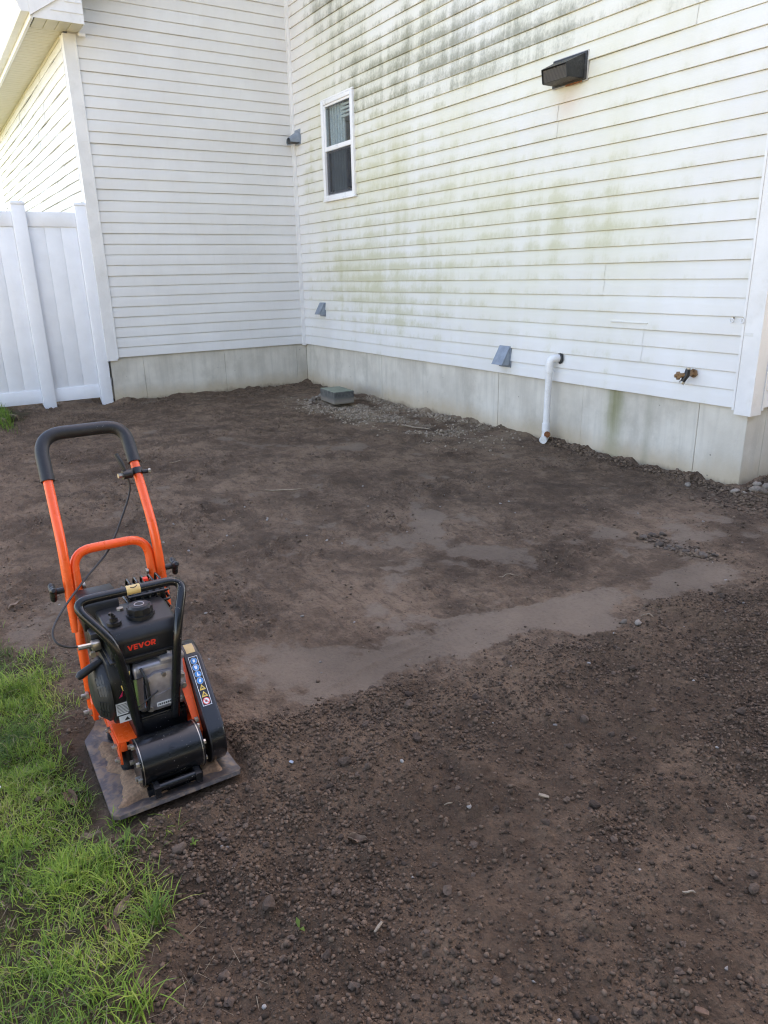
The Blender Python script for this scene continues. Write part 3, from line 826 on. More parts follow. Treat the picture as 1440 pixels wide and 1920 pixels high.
q.span((0.45, 1.5, 1.8), (2.6, 1.52, 3.0)); q.span((0.43, 0.121, 1.8), (0.45, 1.5, 3.0)); q.span((0.45, 0.121, 3.0), (2.6, 1.5, 3.02)); q.span((0.45, 0.121, 1.78), (2.6, 1.5, 1.8)); q.span((2.6, 0.121, 1.8), (2.62, 1.5, 3.0))
q.done('room_lining', 'roomwall', win, None)
q = B()
for i in range(11):
    q.tube([(0.765 + i * 0.027, 0.062 + (0.008 if i % 2 else -0.006), WZ0 + 0.05), (0.765 + i * 0.027, 0.062 + (0.008 if i % 2 else -0.006), WZ1 - 0.05)], 0.0165, 8)
q.done('curtain', 'curtain', win, 60)
q = B(); q.span((a0 + 0.004, -0.0105, WZ0 + fwid + 0.012), (a1 - 0.004, -0.0095, WM - 0.024)); q.done('insect_screen', 'screen', win, None)
for i in range(4):
    q = B(); q.span((1.02, 0.028, WZ1 - 0.085 - i * 0.034), (1.29, 0.046, WZ1 - 0.066 - i * 0.034)); q.done('blind_slat', 'blind', win, None)
q = B(); q.tube([(1.20, 0.15, WZ0 + 0.04), (1.20, 0.15, WZ0 + 0.10), (1.20, 0.15, WZ0 + 0.18), (1.20, 0.15, WZ0 + 0.24), (1.20, 0.15, WZ0 + 0.27)], [0.05, 0.085, 0.09, 0.06, 0.045], 14)
o = q.done('vase', 'wicker', None, 50); tag(o, 'brown rounded vase standing behind the lower window pane', 'vase')

# ================================================================== things on the walls
# black louvred hood
hd = tag(empty('exhaust_vent', (4.145, -0.014, 2.483)), 'large weathered black exhaust hood with wire mesh high on the stained wall', 'vent')
q = B(); q.span((-0.148, -0.012, -0.085), (0.150, 0.012, 0.075), 0.004); q.done('back_plate', 'hood', hd, 30)
q = B(); q.span((-0.153, -0.004, -0.090), (0.157, 0.010, 0.081), 0.003); q.done('caulk_bead', 'caulk', hd, 30)
q = B()
T = [(-0.125, -0.012, 0.060), (0.130, -0.012, 0.060), (0.108, -0.150, 0.000), (-0.105, -0.150, 0.000)]
Bt = [(-0.125, -0.012, -0.075), (0.130, -0.012, -0.075), (0.108, -0.138, -0.075), (-0.105, -0.138, -0.075)]
q.poly(T); q.poly([T[0], T[3], Bt[3], Bt[0]]); q.poly([T[1], Bt[1], Bt[2], T[2]])
bmesh.ops.remove_doubles(q.bm, verts=q.bm.verts, dist=1e-5)
solid(q.bm, geom=list(q.bm.faces), thickness=0.004)
q.done('hood_shell', 'hood', hd, 20)
q = B(); q.poly([(-0.100, -0.143, -0.004), (0.103, -0.143, -0.004), (0.103, -0.133, -0.076), (-0.100, -0.133, -0.076)]); q.done('wire_mesh', 'grille', hd, None)
q = B(); q.poly([(-0.12, -0.133, -0.077), (0.125, -0.133, -0.077), (0.125, -0.016, -0.077), (-0.12, -0.016, -0.077)]); q.done('wire_mesh', 'grille', hd, None)
q = B(); q.span((-0.02, -0.018, -0.096), (0.12, -0.010, -0.086), 0.002); q.done('rust_streak', 'rust', hd, None)

def flap_vent(x, z, w, h, depth, label):
    v = tag(empty('dryer_vent', (x, -0.015, z)), label, 'vent', 'metal flap vents on the stained wall')
    q = B(); q.span((-w / 2, -0.002, -h / 2), (w / 2, 0.010, h / 2), 0.002); q.done('back_plate', 'galv', v, 30)
    t = 0.002; a = w / 2 - 0.006
    q = B()
    q.poly([(-a, -0.004, h / 2 - 0.004), (a, -0.004, h / 2 - 0.004), (a, -depth, -h / 2 + 0.024), (-a, -depth, -h / 2 + 0.024)])
    solid(q.bm, geom=list(q.bm.faces), thickness=t); q.done('flap', 'galv', v, None)
    q = B()
    q.poly([(a, -0.0045, h / 2 - 0.008), (a, -depth + 0.003, -h / 2 + 0.022), (a, -0.0045, -h / 2 + 0.018)])
    q.poly([(-a, -0.0045, h / 2 - 0.008), (-a, -depth + 0.003, -h / 2 + 0.022), (-a, -0.0045, -h / 2 + 0.018)])
    solid(q.bm, geom=list(q.bm.faces), thickness=t); q.done('side_cheek', 'galv', v, None)
    q = B()
    q.tube([(a * 0.1, -depth * 0.5 - 0.006, 0.008), (a * 0.1, -depth * 0.92 - 0.003, -h / 2 + 0.032)], 0.003, 6); q.done('flap_rib', 'galv', v, 30)
    return v
flap_vent(0.515, 0.880, 0.125, 0.150, 0.075, 'small grey metal flap vent low beside the inside corner')
flap_vent(3.600, 0.608, 0.135, 0.165, 0.085, 'bluish metal flap vent above the foundation, left of the white pipe')
# round hood high by the inside corner
v = tag(empty('dryer_vent', (0.112, -0.015, 2.682)), 'round galvanised vent hood at the inside corner beside the window', 'vent', 'metal flap vents on the stained wall')
q = B(); q.span((-0.068, -0.002, -0.075), (0.068, 0.010, 0.075), 0.002); q.done('back_plate', 'galv', v, 30)
q = B()
n = 9; ring0 = []; ring1 = []
for i in range(n):
    a = math.pi * i / (n - 1)
    ring0.append((0.055 * math.cos(a), -0.003, 0.0 + 0.062 * math.sin(a))); ring1.append((0.055 * math.cos(a), -0.115, -0.055 + 0.045 * math.sin(a)))
for i in range(n - 1): q.poly([ring0[i], ring0[i + 1], ring1[i + 1], ring1[i]])
q.poly([ring0[0], ring1[0], (0.055, -0.003, -0.055)]); q.poly([ring0[-1], ring1[-1], (-0.055, -0.003, -0.055)])
bmesh.ops.remove_doubles(q.bm, verts=q.bm.verts, dist=1e-5)
solid(q.bm, geom=list(q.bm.faces), thickness=0.003); q.done('hood_shell', 'galv', v, 40)
q = B(); q.span((-0.045, -0.098, -0.062), (0.045, -0.004, -0.058)); q.done('damper', 'inkdark', v, None)

# white drain pipe
pp = tag(empty('drain_pipe', (4.14, -0.07, 0.0)), 'white plastic drain pipe running down from an elbow in the wall', 'pipe')
q = B(); q.cyl((0.004, 0, 0.12), (0.008, 0, 0.565), 0.0245, 20); q.done('riser', 'pvc', pp, 40)
q = B(); q.tube(fillet([(0.008, 0, 0.545), (0.008, 0, 0.640), (0.055, 0.085, 0.640)], 0.075, 8), 0.0285, 20); q.done('elbow', 'pvc', pp, 40)
q = B(); q.cyl((0.008, 0, 0.540), (0.008, 0, 0.560), 0.0315, 20); q.done('coupling_ring', 'pvc', pp, 40)
q = B(); q.cyl((0.052, 0.054, 0.640), (0.055, 0.062, 0.640), 0.040, 20); q.done('wall_flange', 'hood', pp, 40)
q = B(); q.cyl((0.004, 0, 0.105), (0.004, 0, 0.165), 0.0295, 20); q.tube(fillet([(0.004, 0, 0.105), (0.003, 0, 0.055), (0.03, -0.05, 0.045)], 0.05, 5), 0.0285, 16); q.done('lower_elbow', 'pvc', pp, 40)
q = B(); q.cyl((0.040, -0.018, 0.088), (0.046, -0.026, 0.087), 0.023, 18); q.cyl((0.046, -0.026, 0.087), (0.051, -0.033, 0.086), 0.012, 12); q.done('rusty_plug', 'rust', pp, 40)
q = B(); q.tube([(0.035, -0.03, 0.07), (0.033, -0.032, 0.03), (0.036, -0.034, -0.01)], 0.004, 6); q.done('hanging_root', 'straw', pp, 40)

# brass spigot
sg = tag(empty('spigot', (5.285, -0.012, 0.635)), 'brass garden spigot with a black valve body near the right end of the wall', 'tap')
q = B(); q.cyl((0.012, 0.0, 0.008), (0.012, -0.014, 0.008), 0.026, 6); q.cyl((0.012, -0.014, 0.008), (0.008, -0.05, 0.005), 0.013, 12); q.done('wall_flange', 'brass', sg, 30)
q = B(); q.tube([(0.006, -0.052, 0.034), (0.004, -0.058, 0.0), (-0.008, -0.075, -0.038)], [0.015, 0.018, 0.014], 14); q.done('valve_body', 'plastic', sg, 40)
q = B(); q.cyl((0.006, -0.05, 0.030), (0.006, -0.05, 0.042), 0.013, 8); q.done('packing_nut', 'zinc', sg, 30)
q = B(); q.cyl((0.0, -0.06, 0.0), (-0.022, -0.088, -0.002), 0.014, 12); q.cyl((-0.022, -0.088, -0.002), (-0.033, -0.102, -0.003), 0.024, 6); q.cyl((-0.033, -0.102, -0.003), (-0.041, -0.112, -0.004), 0.010, 6); q.done('hose_outlet', 'brass', sg, 30)
q = B(); q.cyl((-0.008, -0.075, -0.038), (-0.012, -0.081, -0.050), 0.017, 14); q.done('spout_ring', 'zinc', sg, 40)

for xx, lab in ((5.508, 'small white ring clip on the wall, further from the corner trim'), (5.572, 'small white ring clip right beside the corner trim')):
    k = tag(empty('wall_hook', (xx, -0.016, 0.965)), lab, 'hook', 'ring clips on the wall')
    q = B(); q.cyl((0, 0.004, 0.008), (0, -0.012, 0.008), 0.005, 10); q.done('stud', 'zinc', k, 40)
    q = B(); q.tube([(0.010 * math.cos(a), -0.012, -0.006 + 0.012 * math.sin(a)) for a in [2 * math.pi * i / 16 for i in range(17)]], 0.0028, 8, False); q.done('ring', 'white', k, 40)

q = B(); q.span((4.64, -0.022, Z0 + 4.36 * E), (4.93, -0.010, Z0 + 4.36 * E + 0.006), 0.002); o = q.done('warped_lip', 'siding_stained', None, 30)  # added lip stands for a stained warp in one siding board
tag(o, 'thin stained lip where one siding board is warped, above the spigot side', 'strip')

# ================================================================== fence
fen = tag(empty('fence', (-0.08, -2.85, 0)), 'white vinyl privacy fence meeting the corner of the house', 'fence')
def F(x, y, z): return (x + 0.08, y + 2.85, z)
def fbox(n, a, c, bev=0.003): q = B(); q.span(F(*a), F(*c), bev); return q.done(n, 'fence', fen, 30)
for y0, y1 in ((-2.402, -2.290), (-2.968, -2.848), (-4.84, -4.72), (-6.71, -6.59)):
    po = fbox('post', (-0.125, y0, -0.15), (-0.005, y1, 1.94), 0.004)
    q = B(); q.span(F(-0.130, y0 - 0.005, 1.9405), F(0.0, y1 + 0.005, 1.962), 0.004); q.span(F(-0.118, y0 + 0.007, 1.9625), F(-0.012, y1 - 0.007, 1.970), 0.003); q.done('post_cap', 'fence', po, 30)
for y0, y1 in ((-2.847, -2.403), (-4.719, -2.969), (-6.589, -4.841)):
    fbox('top_rail', (-0.092, y0, 1.748), (-0.045, y1, 1.882)); fbox('bottom_rail', (-0.092, y0, 0.070), (-0.045, y1, 0.203))
    w = 0.147; n = max(1, round((y1 - y0) / w)); w = (y1 - y0) / n
    for i in range(n): fbox('fence_board', (-0.081, y0 + i * w + 0.0004, 0.2035), (-0.057, y0 + (i + 1) * w - 0.0004, 1.7475), 0.0022)

# wooden edging scraps by the far grass
for (x, y, rz, ln, lab) in ((0.40, -3.33, 0.55, 0.26, 'longer old wooden edging board lying by the far grass'), (0.62, -3.40, 0.25, 0.16, 'short broken wooden edging board nearest the camera by the far grass')):
    q = B(); q.box((0, 0, 0.035), (ln, 0.022, 0.07), None, 0.003)
    o = q.done('edging_board', 'wood', None, 30); o.location = (x, y, float(ground(np.array([x]), np.array([y]))[0]) - 0.01); o.rotation_euler = (0.25, 0.03, rz)
    tag(o, lab, 'board', 'wooden edging boards')

# concrete block
blk_me = None
q = B(); q.box((0, 0, 0.062), (0.405, 0.215, 0.125), None, 0.008, 2)
bmesh.ops.subdivide_edges(q.bm, edges=[e_ for e_ in q.bm.edges if e_.calc_length() > 0.08], cuts=5, use_grid_fill=True)
for v_ in q.bm.verts:
    v_.co += Vector((random.uniform(-1, 1), random.uniform(-1, 1), random.uniform(-1, 1))) * 0.0018
o = q.done('concrete_block', 'block', None, 40)
o.location = (1.535, -0.425, 0.022); o.rotation_euler = (0.01, -0.02, R(-8))
tag(o, 'mossy topped grey concrete block lying against the foundation', 'block')

# far autumn tree, just showing past the wing
tre = tag(empty('tree', (-24.5, -3.6, -0.06)), 'distant orange autumn tree beyond the white fence', 'tree')
q = B(); q.tube([(0, 0, 0), (0.05, 0.03, 1.2), (0.0, 0.1, 2.4), (0.1, 0.0, 3.3)], [0.16, 0.12, 0.08, 0.02], 10)
for i in range(9):
    a = i * 2.4; z = 1.2 + i * 0.18
    q.tube([(0, 0.05, z), (0.5 * math.cos(a), 0.5 * math.sin(a), z + 0.45), (0.95 * math.cos(a), 0.95 * math.sin(a), z + 0.75)], [0.05, 0.03, 0.01], 7)
q.done('trunk', 'wood', tre, 50)
nl = 2600
dirs = rng.normal(size=(nl, 3)); dirs /= np.linalg.norm(dirs, axis=1)[:, None]
rad = rng.uniform(0.35, 1.0, nl) ** 0.5
P = dirs * rad[:, None] * np.array([1.45, 1.45, 1.15]) * (1 + 0.25 * np.sin(dirs[:, :1] * 7 + dirs[:, 1:2] * 5)) + np.array([0, 0, 2.75])
t1 = rng.normal(size=(nl, 3)); t1 /= np.linalg.norm(t1, axis=1)[:, None]; t2 = np.cross(t1, rng.normal(size=(nl, 3))); t2 /= np.linalg.norm(t2, axis=1)[:, None]
s1 = rng.uniform(0.05, 0.10, nl)[:, None]
V = np.stack([P - t1 * s1, P + t2 * s1 * 0.5, P + t1 * s1, P - t2 * s1 * 0.5], 1).reshape(-1, 3)
link_mesh('crown', np_mesh('crown', V, np.arange(nl * 4).reshape(-1, 4), dict(rnd=np.repeat(rng.uniform(0, 1, nl), 4))), 'autumn', tre)

# ================================================================== plate compactor
pc = tag(empty('plate_compactor', (MX, MY, 0.0), 0.0), 'orange and black petrol plate compactor standing on bare soil beside the grass', 'compactor')
# base plate with turned-up lips front and back
q = B()
PU = [(-0.232, 0.050), (-0.205, 0.020), (-0.170, 0.005), (0.165, 0.005), (0.200, 0.013), (0.230, 0.028)]
def vlim(u): return 0.164 - max(0, u - 0.200) * 0.45 - max(0, -0.165 - u) * 0.9
grid = []
for u, z in PU:
    row = [q.bm.verts.new((u, v_, z)) for v_ in np.linspace(-vlim(u), vlim(u), 9)]
    grid.append(row)
for a, b_ in zip(grid, grid[1:]):
    for k in range(8): q.bm.faces.new((a[k], b_[k], b_[k + 1], a[k + 1]))
bmesh.ops.recalc_face_normals(q.bm, faces=q.bm.faces)
solid(q.bm, geom=list(q.bm.faces), thickness=0.009)
q.done('base_plate', 'steel', pc, 40)
# carrying bar at the front with its two lugs
q = B()
for v_ in (-0.052, 0.052):
    q = B(); q.prism([(0.158, 0.020), (0.212, 0.034), (0.207, 0.058), (0.184, 0.064), (0.158, 0.056)], 1, v_ - 0.007, v_ + 0.007); q.done('bar_lug', 'black', pc, 30)
q = B(); q.cyl((0.193, -0.046, 0.050), (0.193, 0.046, 0.050), 0.0095, 14); q.done('carry_bar', 'black', pc, 40)
# exciter
EU, EZ = 0.128, 0.094
ex = B(); ex.cyl((EU, -0.072, EZ), (EU, 0.074, EZ), 0.0595, 40); ex = ex.done('exciter_housing', 'black', pc, 40)
for v0, v1 in ((-0.0805, -0.0755), (0.077, 0.081)):
    q = B(); q.cyl((EU, v0, EZ), (EU, v1, EZ), 0.0605, 40); q.done('end_flange', 'black', ex, 40)
    q = B(); vm = v1 + 0.001 if v0 < 0 else v0 - 0.002; q.cyl((EU, vm - 0.001, EZ), (EU, vm + 0.0012, EZ), 0.0602, 40); q.done('gasket_ring', 'zinc', ex, 40)
    for i in range(6):
        a = i * math.pi / 3 + 0.5; s_g = -1 if v0 < 0 else 1
        vb = v0 if v0 < 0 else v1
        q = B(); q.cyl((EU + 0.048 * math.cos(a), vb, EZ + 0.048 * math.sin(a)), (EU + 0.048 * math.cos(a), vb + s_g * 0.007, EZ + 0.048 * math.sin(a)), 0.0065, 6); q.done('bolt', 'zinc', ex, 30)
q = B(); q.cyl((EU + 0.042, 0.005, EZ + 0.042), (EU + 0.0445, 0.005, EZ + 0.0445), 0.009, 16); q.cyl((EU + 0.0445, 0.005, EZ + 0.0445), (EU + 0.047, 0.005, EZ + 0.047), 0.005, 6); q.done('oil_plug', 'black', ex, 40)
q = B(); q.span((0.07, -0.070, 0.0145), (0.175, 0.072, 0.036), 0.004); q.done('exciter_foot', 'black', pc, 30)
# orange engine deck
q = B()
q.span((-0.180, -0.103, 0.1185), (0.062, 0.103, 0.1235), 0.001)
q.prism([(-0.180, 0.118), (0.060, 0.118), (0.066, 0.060), (0.052, 0.052), (0.022, 0.080), (-0.02, 0.085), (-0.180, 0.085)], 1, -0.1055, -0.1005)
q.prism([(-0.180, 0.118), (0.060, 0.118), (0.066, 0.070), (0.052, 0.062), (0.022, 0.080), (-0.180, 0.085)], 1, 0.1005, 0.1055)
q.span((0.0575, -0.060, 0.106), (0.0625, 0.100, 0.118), 0.001)
q.span((0.0575, -0.100, 0.094), (0.0625, -0.085, 0.118), 0.001)
dk = q.done('engine_deck', 'orange', pc, 30)
for u_, z_ in ((-0.035, 0.108), (0.035, 0.098), (0.052, 0.068), (-0.12, 0.103)):
    q = B(); q.cyl((u_, -0.106, z_), (u_, -0.113, z_), 0.0085, 6); q.cyl((u_, -0.113, z_), (u_, -0.118, z_), 0.005, 10); q.done('bolt', 'zinc', dk, 30)
for u_, v_ in ((0.030, -0.080), (0.030, 0.082), (-0.14, -0.080), (-0.14, 0.082)):
    q = B(); q.cyl((u_, v_, 0.0145), (u_, v_, 0.030), 0.022, 18); q.cyl((u_, v_, 0.030), (u_, v_, 0.105), 0.0195, 18); q.cyl((u_, v_, 0.105), (u_, v_, 0.118), 0.022, 18); q.done('rubber_mount', 'plastic', pc, 40)
q = B(); q.span((-0.120, -0.060, 0.124), (0.059, 0.078, 0.172), 0.004); q.span((0.0595, -0.058, 0.100), (0.0645, 0.076, 0.168), 0.001); q.done('engine_pedestal', 'black', pc, 30)

# engine
eng = None
q = B(); q.span((-0.075, -0.040, 0.172), (0.046, 0.090, 0.312), 0.016, 3); crank = q.done('crankcase', 'alu', pc, 40)
q = B(); q.prism([(-0.020, 0.180), (0.075, 0.180), (0.086, 0.195), (0.086, 0.262), (0.070, 0.282), (0.010, 0.288), (-0.020, 0.275)], 0, 0.0465, 0.058); q.bevel_all(0.003); q.done('side_cover', 'alu', crank, 40)
q = B(); q.prism([(0.0, 0.215), (0.08, 0.235), (0.08, 0.2425), (0.0, 0.2225)], 0, 0.0585, 0.061); q.done('cover_rib', 'alu', crank, 30)
for v_, z_ in ((0.078, 0.192), (0.079, 0.232), (0.076, 0.262), (-0.012, 0.190), (-0.012, 0.268), (0.03, 0.280)):
    q = B(); q.cyl((0.0585, v_, z_), (0.066, v_, z_), 0.0062, 6); q.done('bolt', 'zinc', crank, 30)
q = B(); q.span((0.0585, 0.004, 0.190), (0.0592, 0.070, 0.2015)); q.done('serial_label', 'white', crank, None)
for i in range(22):
    q = B(); u0 = 0.007 + i * 0.0028; q.span((0.0593, u0, 0.193), (0.0596, u0 + 0.0012 * (1 + i % 2), 0.1985)); q.done('serial_bar', 'inkdark', crank, None)
q = B(); q.span((-0.05, 0.028, 0.300), (0.052, 0.092, 0.322), 0.008); q.cyl((0.03, 0.06, 0.322), (0.03, 0.06, 0.330), 0.012, 6); q.done('cylinder_head', 'alu', pc, 40)
q = B()
pr = [(-0.036 + 0.021 * math.sin(t_), 0.052 + 0.020 * math.cos(t_)) for t_ in np.linspace(-1.2, 1.2, 9)]
for a, c_ in zip(pr, pr[1:]): q.poly([(a[1], a[0], 0.205), (c_[1], c_[0], 0.205), (c_[1], c_[0], 0.292), (a[1], a[0], 0.292)])
bmesh.ops.remove_doubles(q.bm, verts=q.bm.verts, dist=1e-6); solid(q.bm, geom=list(q.bm.faces), thickness=0.002)
q.done('heat_shield', 'chrome', pc, 60)
q = B(); q.tube(fillet([(0.045, -0.022, 0.305), (0.066, -0.016, 0.285), (0.067, -0.012, 0.235), (0.062, -0.020, 0.190)], 0.03, 5), 0.0038, 8); q.done('breather_hose', 'plastic', pc, 50)
q = B(); q.tube(fillet([(0.067, -0.070, 0.205), (0.070, -0.040, 0.215), (0.070, -0.005, 0.235), (0.066, 0.010, 0.240)], 0.03, 5), 0.0022, 8); q.done('ignition_lead', 'inkdark', pc, 50)
q = B(); q.tube(fillet([(0.050, -0.050, 0.310), (0.066, -0.060, 0.285), (0.06, -0.072, 0.262), (0.048, -0.074, 0.275)], 0.02, 5), 0.0016, 6); q.done('yellow_wire', 'yellow', pc, 50)
# fan shroud and recoil starter
q = B(); q.prism([(-0.130, 0.190), (-0.105, 0.152), (0.020, 0.152), (0.040, 0.175), (0.040, 0.285), (0.020, 0.335), (-0.100, 0.335), (-0.130, 0.300)], 1, -0.100, -0.042); q.bevel_all(0.008, 2)
shr = q.done('fan_shroud', 'plastic', pc, 40)
q = B(); q.span((0.0402, -0.094, 0.188), (0.0408, -0.050, 0.222)); q.done('warning_label', 'white', shr, None)
for i in range(7):
    q = B(); q.span((0.0409, -0.091, 0.2165 - i * 0.004), (0.0411, -0.091 + 0.030 + 0.014 * ((i * 7) % 3) / 2, 0.2178 - i * 0.004)); q.done('label_text_line', 'inkdark', shr, None)
q = B(); q.span((0.0402, -0.090, 0.165), (0.0408, -0.052, 0.184)); q.done('warning_label', 'white', shr, None)
q = B(); q.prism([(-0.078, 0.1695), (-0.070, 0.1795), (-0.064, 0.1695)], 0, 0.0409, 0.0412); q.done('label_symbol', 'inkdark', shr, None)
q = B(); q.prism([(-0.084, 0.236), (-0.074, 0.240), (-0.072, 0.254), (-0.079, 0.243)], 0, 0.0402, 0.0407); q.done('magenta_mark', 'pink', shr, None)
RU, RZ = -0.035, 0.235
q = B(); q.tube([(RU, -0.098, RZ), (RU, -0.108, RZ), (RU, -0.127, RZ), (RU, -0.135, RZ), (RU, -0.136, RZ)], [0.086, 0.086, 0.068, 0.042, 0.030], 28)
rec = q.done('recoil_starter', 'plasticgrey', shr, 45)
def rec_pt(a, t, lift=0.0):
    prof = [(-0.1082, 0.086), (-0.127, 0.068), (-0.135, 0.042)]
    if t < 1: p0, p1, f_ = prof[0], prof[1], t
    else: p0, p1, f_ = prof[1], prof[2], t - 1
    v_ = p0[0] + (p1[0] - p0[0]) * f_; r_ = p0[1] + (p1[1] - p0[1]) * f_
    return Vector((RU + (r_ + lift) * math.cos(a), v_ - lift * 0.6, RZ + (r_ + lift) * math.sin(a)))
for row in (-1, 1):
    for k in range(4):
        for sub in range(2):
            a0_ = R(8 + row * 6 + row * sub * 22); a1_ = a0_ + R(row * 18)
            t0 = 0.10 + k * 0.30
            pts = [rec_pt(a0_, t0, 0.0006), rec_pt(a1_, t0, 0.0006), rec_pt(a1_, t0 + 0.22, 0.0006), rec_pt(a0_, t0 + 0.22, 0.0006)]
            q = B(); q.poly(pts); solid(q.bm, geom=list(q.bm.faces), thickness=0.0008); q.done('vent_slot', 'inkdark', rec, None)
q = B(); q.tube([(-0.01, -0.166, 0.298), (-0.012, -0.158, 0.3025), (-0.018, -0.122, 0.316), (-0.020, -0.104, 0.322)], [0.007, 0.0115, 0.0105, 0.008], 12); q.done('pull_handle', 'plastic', pc, 50)
# carburettor side: throttle bits
q = B(); q.span((-0.052, -0.118, 0.350), (-0.026, -0.095, 0.372), 0.004); q.cyl((-0.03, -0.118, 0.368), (-0.03, -0.150, 0.370), 0.007, 8); q.cyl((-0.015, -0.12, 0.352), (-0.005, -0.12, 0.352), 0.008, 8); q.done('throttle_bracket', 'zinc', pc, 30)
q = B(); q.span((-0.10, -0.115, 0.330), (-0.055, -0.080, 0.385), 0.006); q.done('carburettor', 'plastic', pc, 30)
# fuel tank
q = B(); q.prism([(-0.125, 0.335), (0.040, 0.335), (0.043, 0.350), (0.046, 0.392), (0.028, 0.418), (-0.06, 0.428), (-0.125, 0.420)], 1, -0.086, 0.088); q.bevel_all(0.011, 3)
tank = q.done('fuel_tank', 'plastic', pc, 40)
q = B(); q.span((-0.131, -0.092, 0.3375), (0.0485, 0.094, 0.3435), 0.002); q.done('tank_seam', 'plastic', tank, 30)
q = B(); q.span((-0.11, -0.080, 0.318), (0.036, 0.082, 0.3345), 0.006); q.done('tank_bottom', 'plastic', tank, 30)
q = B()
n = 40; ringA = []; ringB = []
for i in range(n):
    a = 2 * math.pi * i / n; rr = 0.031 + 0.0018 * math.cos(a * 10)
    ringA.append((rr * math.cos(a), rr * math.sin(a)))
q.prism([(-0.022 + a[0], 0.010 + a[1]) for a in ringA], 2, 0.430, 0.447)
q.cyl((-0.022, 0.010, 0.447), (-0.022, 0.010, 0.4525), 0.0275, 30, 0.024); q.cyl((-0.022, 0.010, 0.420), (-0.022, 0.010, 0.430), 0.036, 30)
cap = q.done('fuel_cap', 'plastic', tank, 40)
q = B(); q.tube([(-0.022 + 0.012 * math.cos(a), 0.010 + 0.012 * math.sin(a), 0.4528) for a in [2 * math.pi * i / 20 for i in range(21)]], 0.0012, 6, False); q.done('cap_ring', 'alu', cap, 40)
q = B(); q.cyl((-0.005, -0.060, 0.4215), (-0.005, -0.060, 0.430), 0.018, 18); q.cyl((-0.005, -0.060, 0.430), (-0.005, -0.060, 0.441), 0.010, 12); q.cyl((-0.005, -0.060, 0.441), (-0.005, -0.060, 0.447), 0.006, 8); q.tube([(-0.005, -0.060, 0.446), (0.0, -0.066, 0.456), (0.006, -0.070, 0.455)], 0.0035, 8); q.done('tank_fitting', 'plastic', tank, 40)
q = B(); q.cyl((-0.07, -0.030, 0.425), (-0.07, -0.030, 0.433), 0.009, 6); q.done('bolt', 'zinc', tank, 30)
# lettering on the tank face: V E V O R
def letter(ch, y0, w, h):
    t_ = h * 0.26; z0 = 0.0
    if ch == 'V': return [[(0, h), (t_ * 1.1, h), (w * 0.5, t_ * 1.3), (w - t_ * 1.1, h), (w, h), (w * 0.5 + t_ * 0.55, 0), (w * 0.5 - t_ * 0.55, 0)]]
    if ch == 'E': return [[(0, 0), (w, 0), (w, t_ * .8), (t_, t_ * .8), (t_, h * .5 - t_ * .4), (w * .93, h * .5 - t_ * .4), (w * .93, h * .5 + t_ * .4), (t_, h * .5 + t_ * .4), (t_, h - t_ * .8), (w, h - t_ * .8), (w, h), (0, h)]]
    if ch == 'O':
        out = []
        n_ = 20
        for i in range(n_):
            a0 = 2 * math.pi * i / n_; a1 = 2 * math.pi * (i + 1) / n_
            f = lambda a, k: (w / 2 + (w / 2 - k) * math.cos(a), h / 2 + (h / 2 - k * 0.85) * math.sin(a))
            out.append([f(a0, 0), f(a1, 0), f(a1, t_), f(a0, t_)])
        return out
    if ch == 'R': return [[(0, 0), (t_, 0), (t_, h), (0, h)], [(t_, h - t_ * .8), (w * .72, h - t_ * .8), (w * .72, h), (t_, h)], [(w * .72, h), (w * .72, h - t_ * .8), (w - t_ * .95, h * .74), (w - t_ * .95, h * .64), (w * .72, h * .52), (w * .72, h * .36), (w * .9, h * .42), (w, h * .58), (w, h * .80), (w * .9, h * .95)], [(t_, h * .36), (w * .72, h * .36), (w * .72, h * .52), (t_, h * .52)], [(w * .42, h * .36), (w * .68, h * .36), (w, 0), (w - t_ * 1.25, 0)]]
q = B(); yy = -0.046; hh = 0.0150
for ch, w_ in (('V', 0.0145), ('E', 0.0105), ('V', 0.0145), ('O', 0.0155), ('R', 0.0120)):
    for poly in letter(ch, yy, w_, hh):
        vs = [q.bm.verts.new((0.0, yy + p_[0], p_[1])) for p_ in poly]
        q.bm.faces.new(vs)
    yy += w_ + 0.0010
bmesh.ops.recalc_face_normals(q.bm, faces=q.bm.faces)
for f_ in q.bm.faces:
    if f_.normal.x < 0: f_.normal_flip()
rr = bmesh.ops.extrude_face_region(q.bm, geom=list(q.bm.faces))
bmesh.ops.translate(q.bm, vec=(0.0007, 0, 0), verts=[g for g in rr['geom'] if isinstance(g, bmesh.types.BMVert)])
o = q.done('brand_lettering', 'red', tank, None); o.location = (0.0438, 0.0, 0.362); o.rotation_euler = (0, R(4.1), 0)
q = B(); q.span((0.0, -0.052, -0.006), (0.0004, 0.032, 0.021)); o = q.done('brand_sticker', 'inkdark', tank, None); o.location = (0.0436, 0, 0.362); o.rotation_euler = (0, R(4.1), 0)
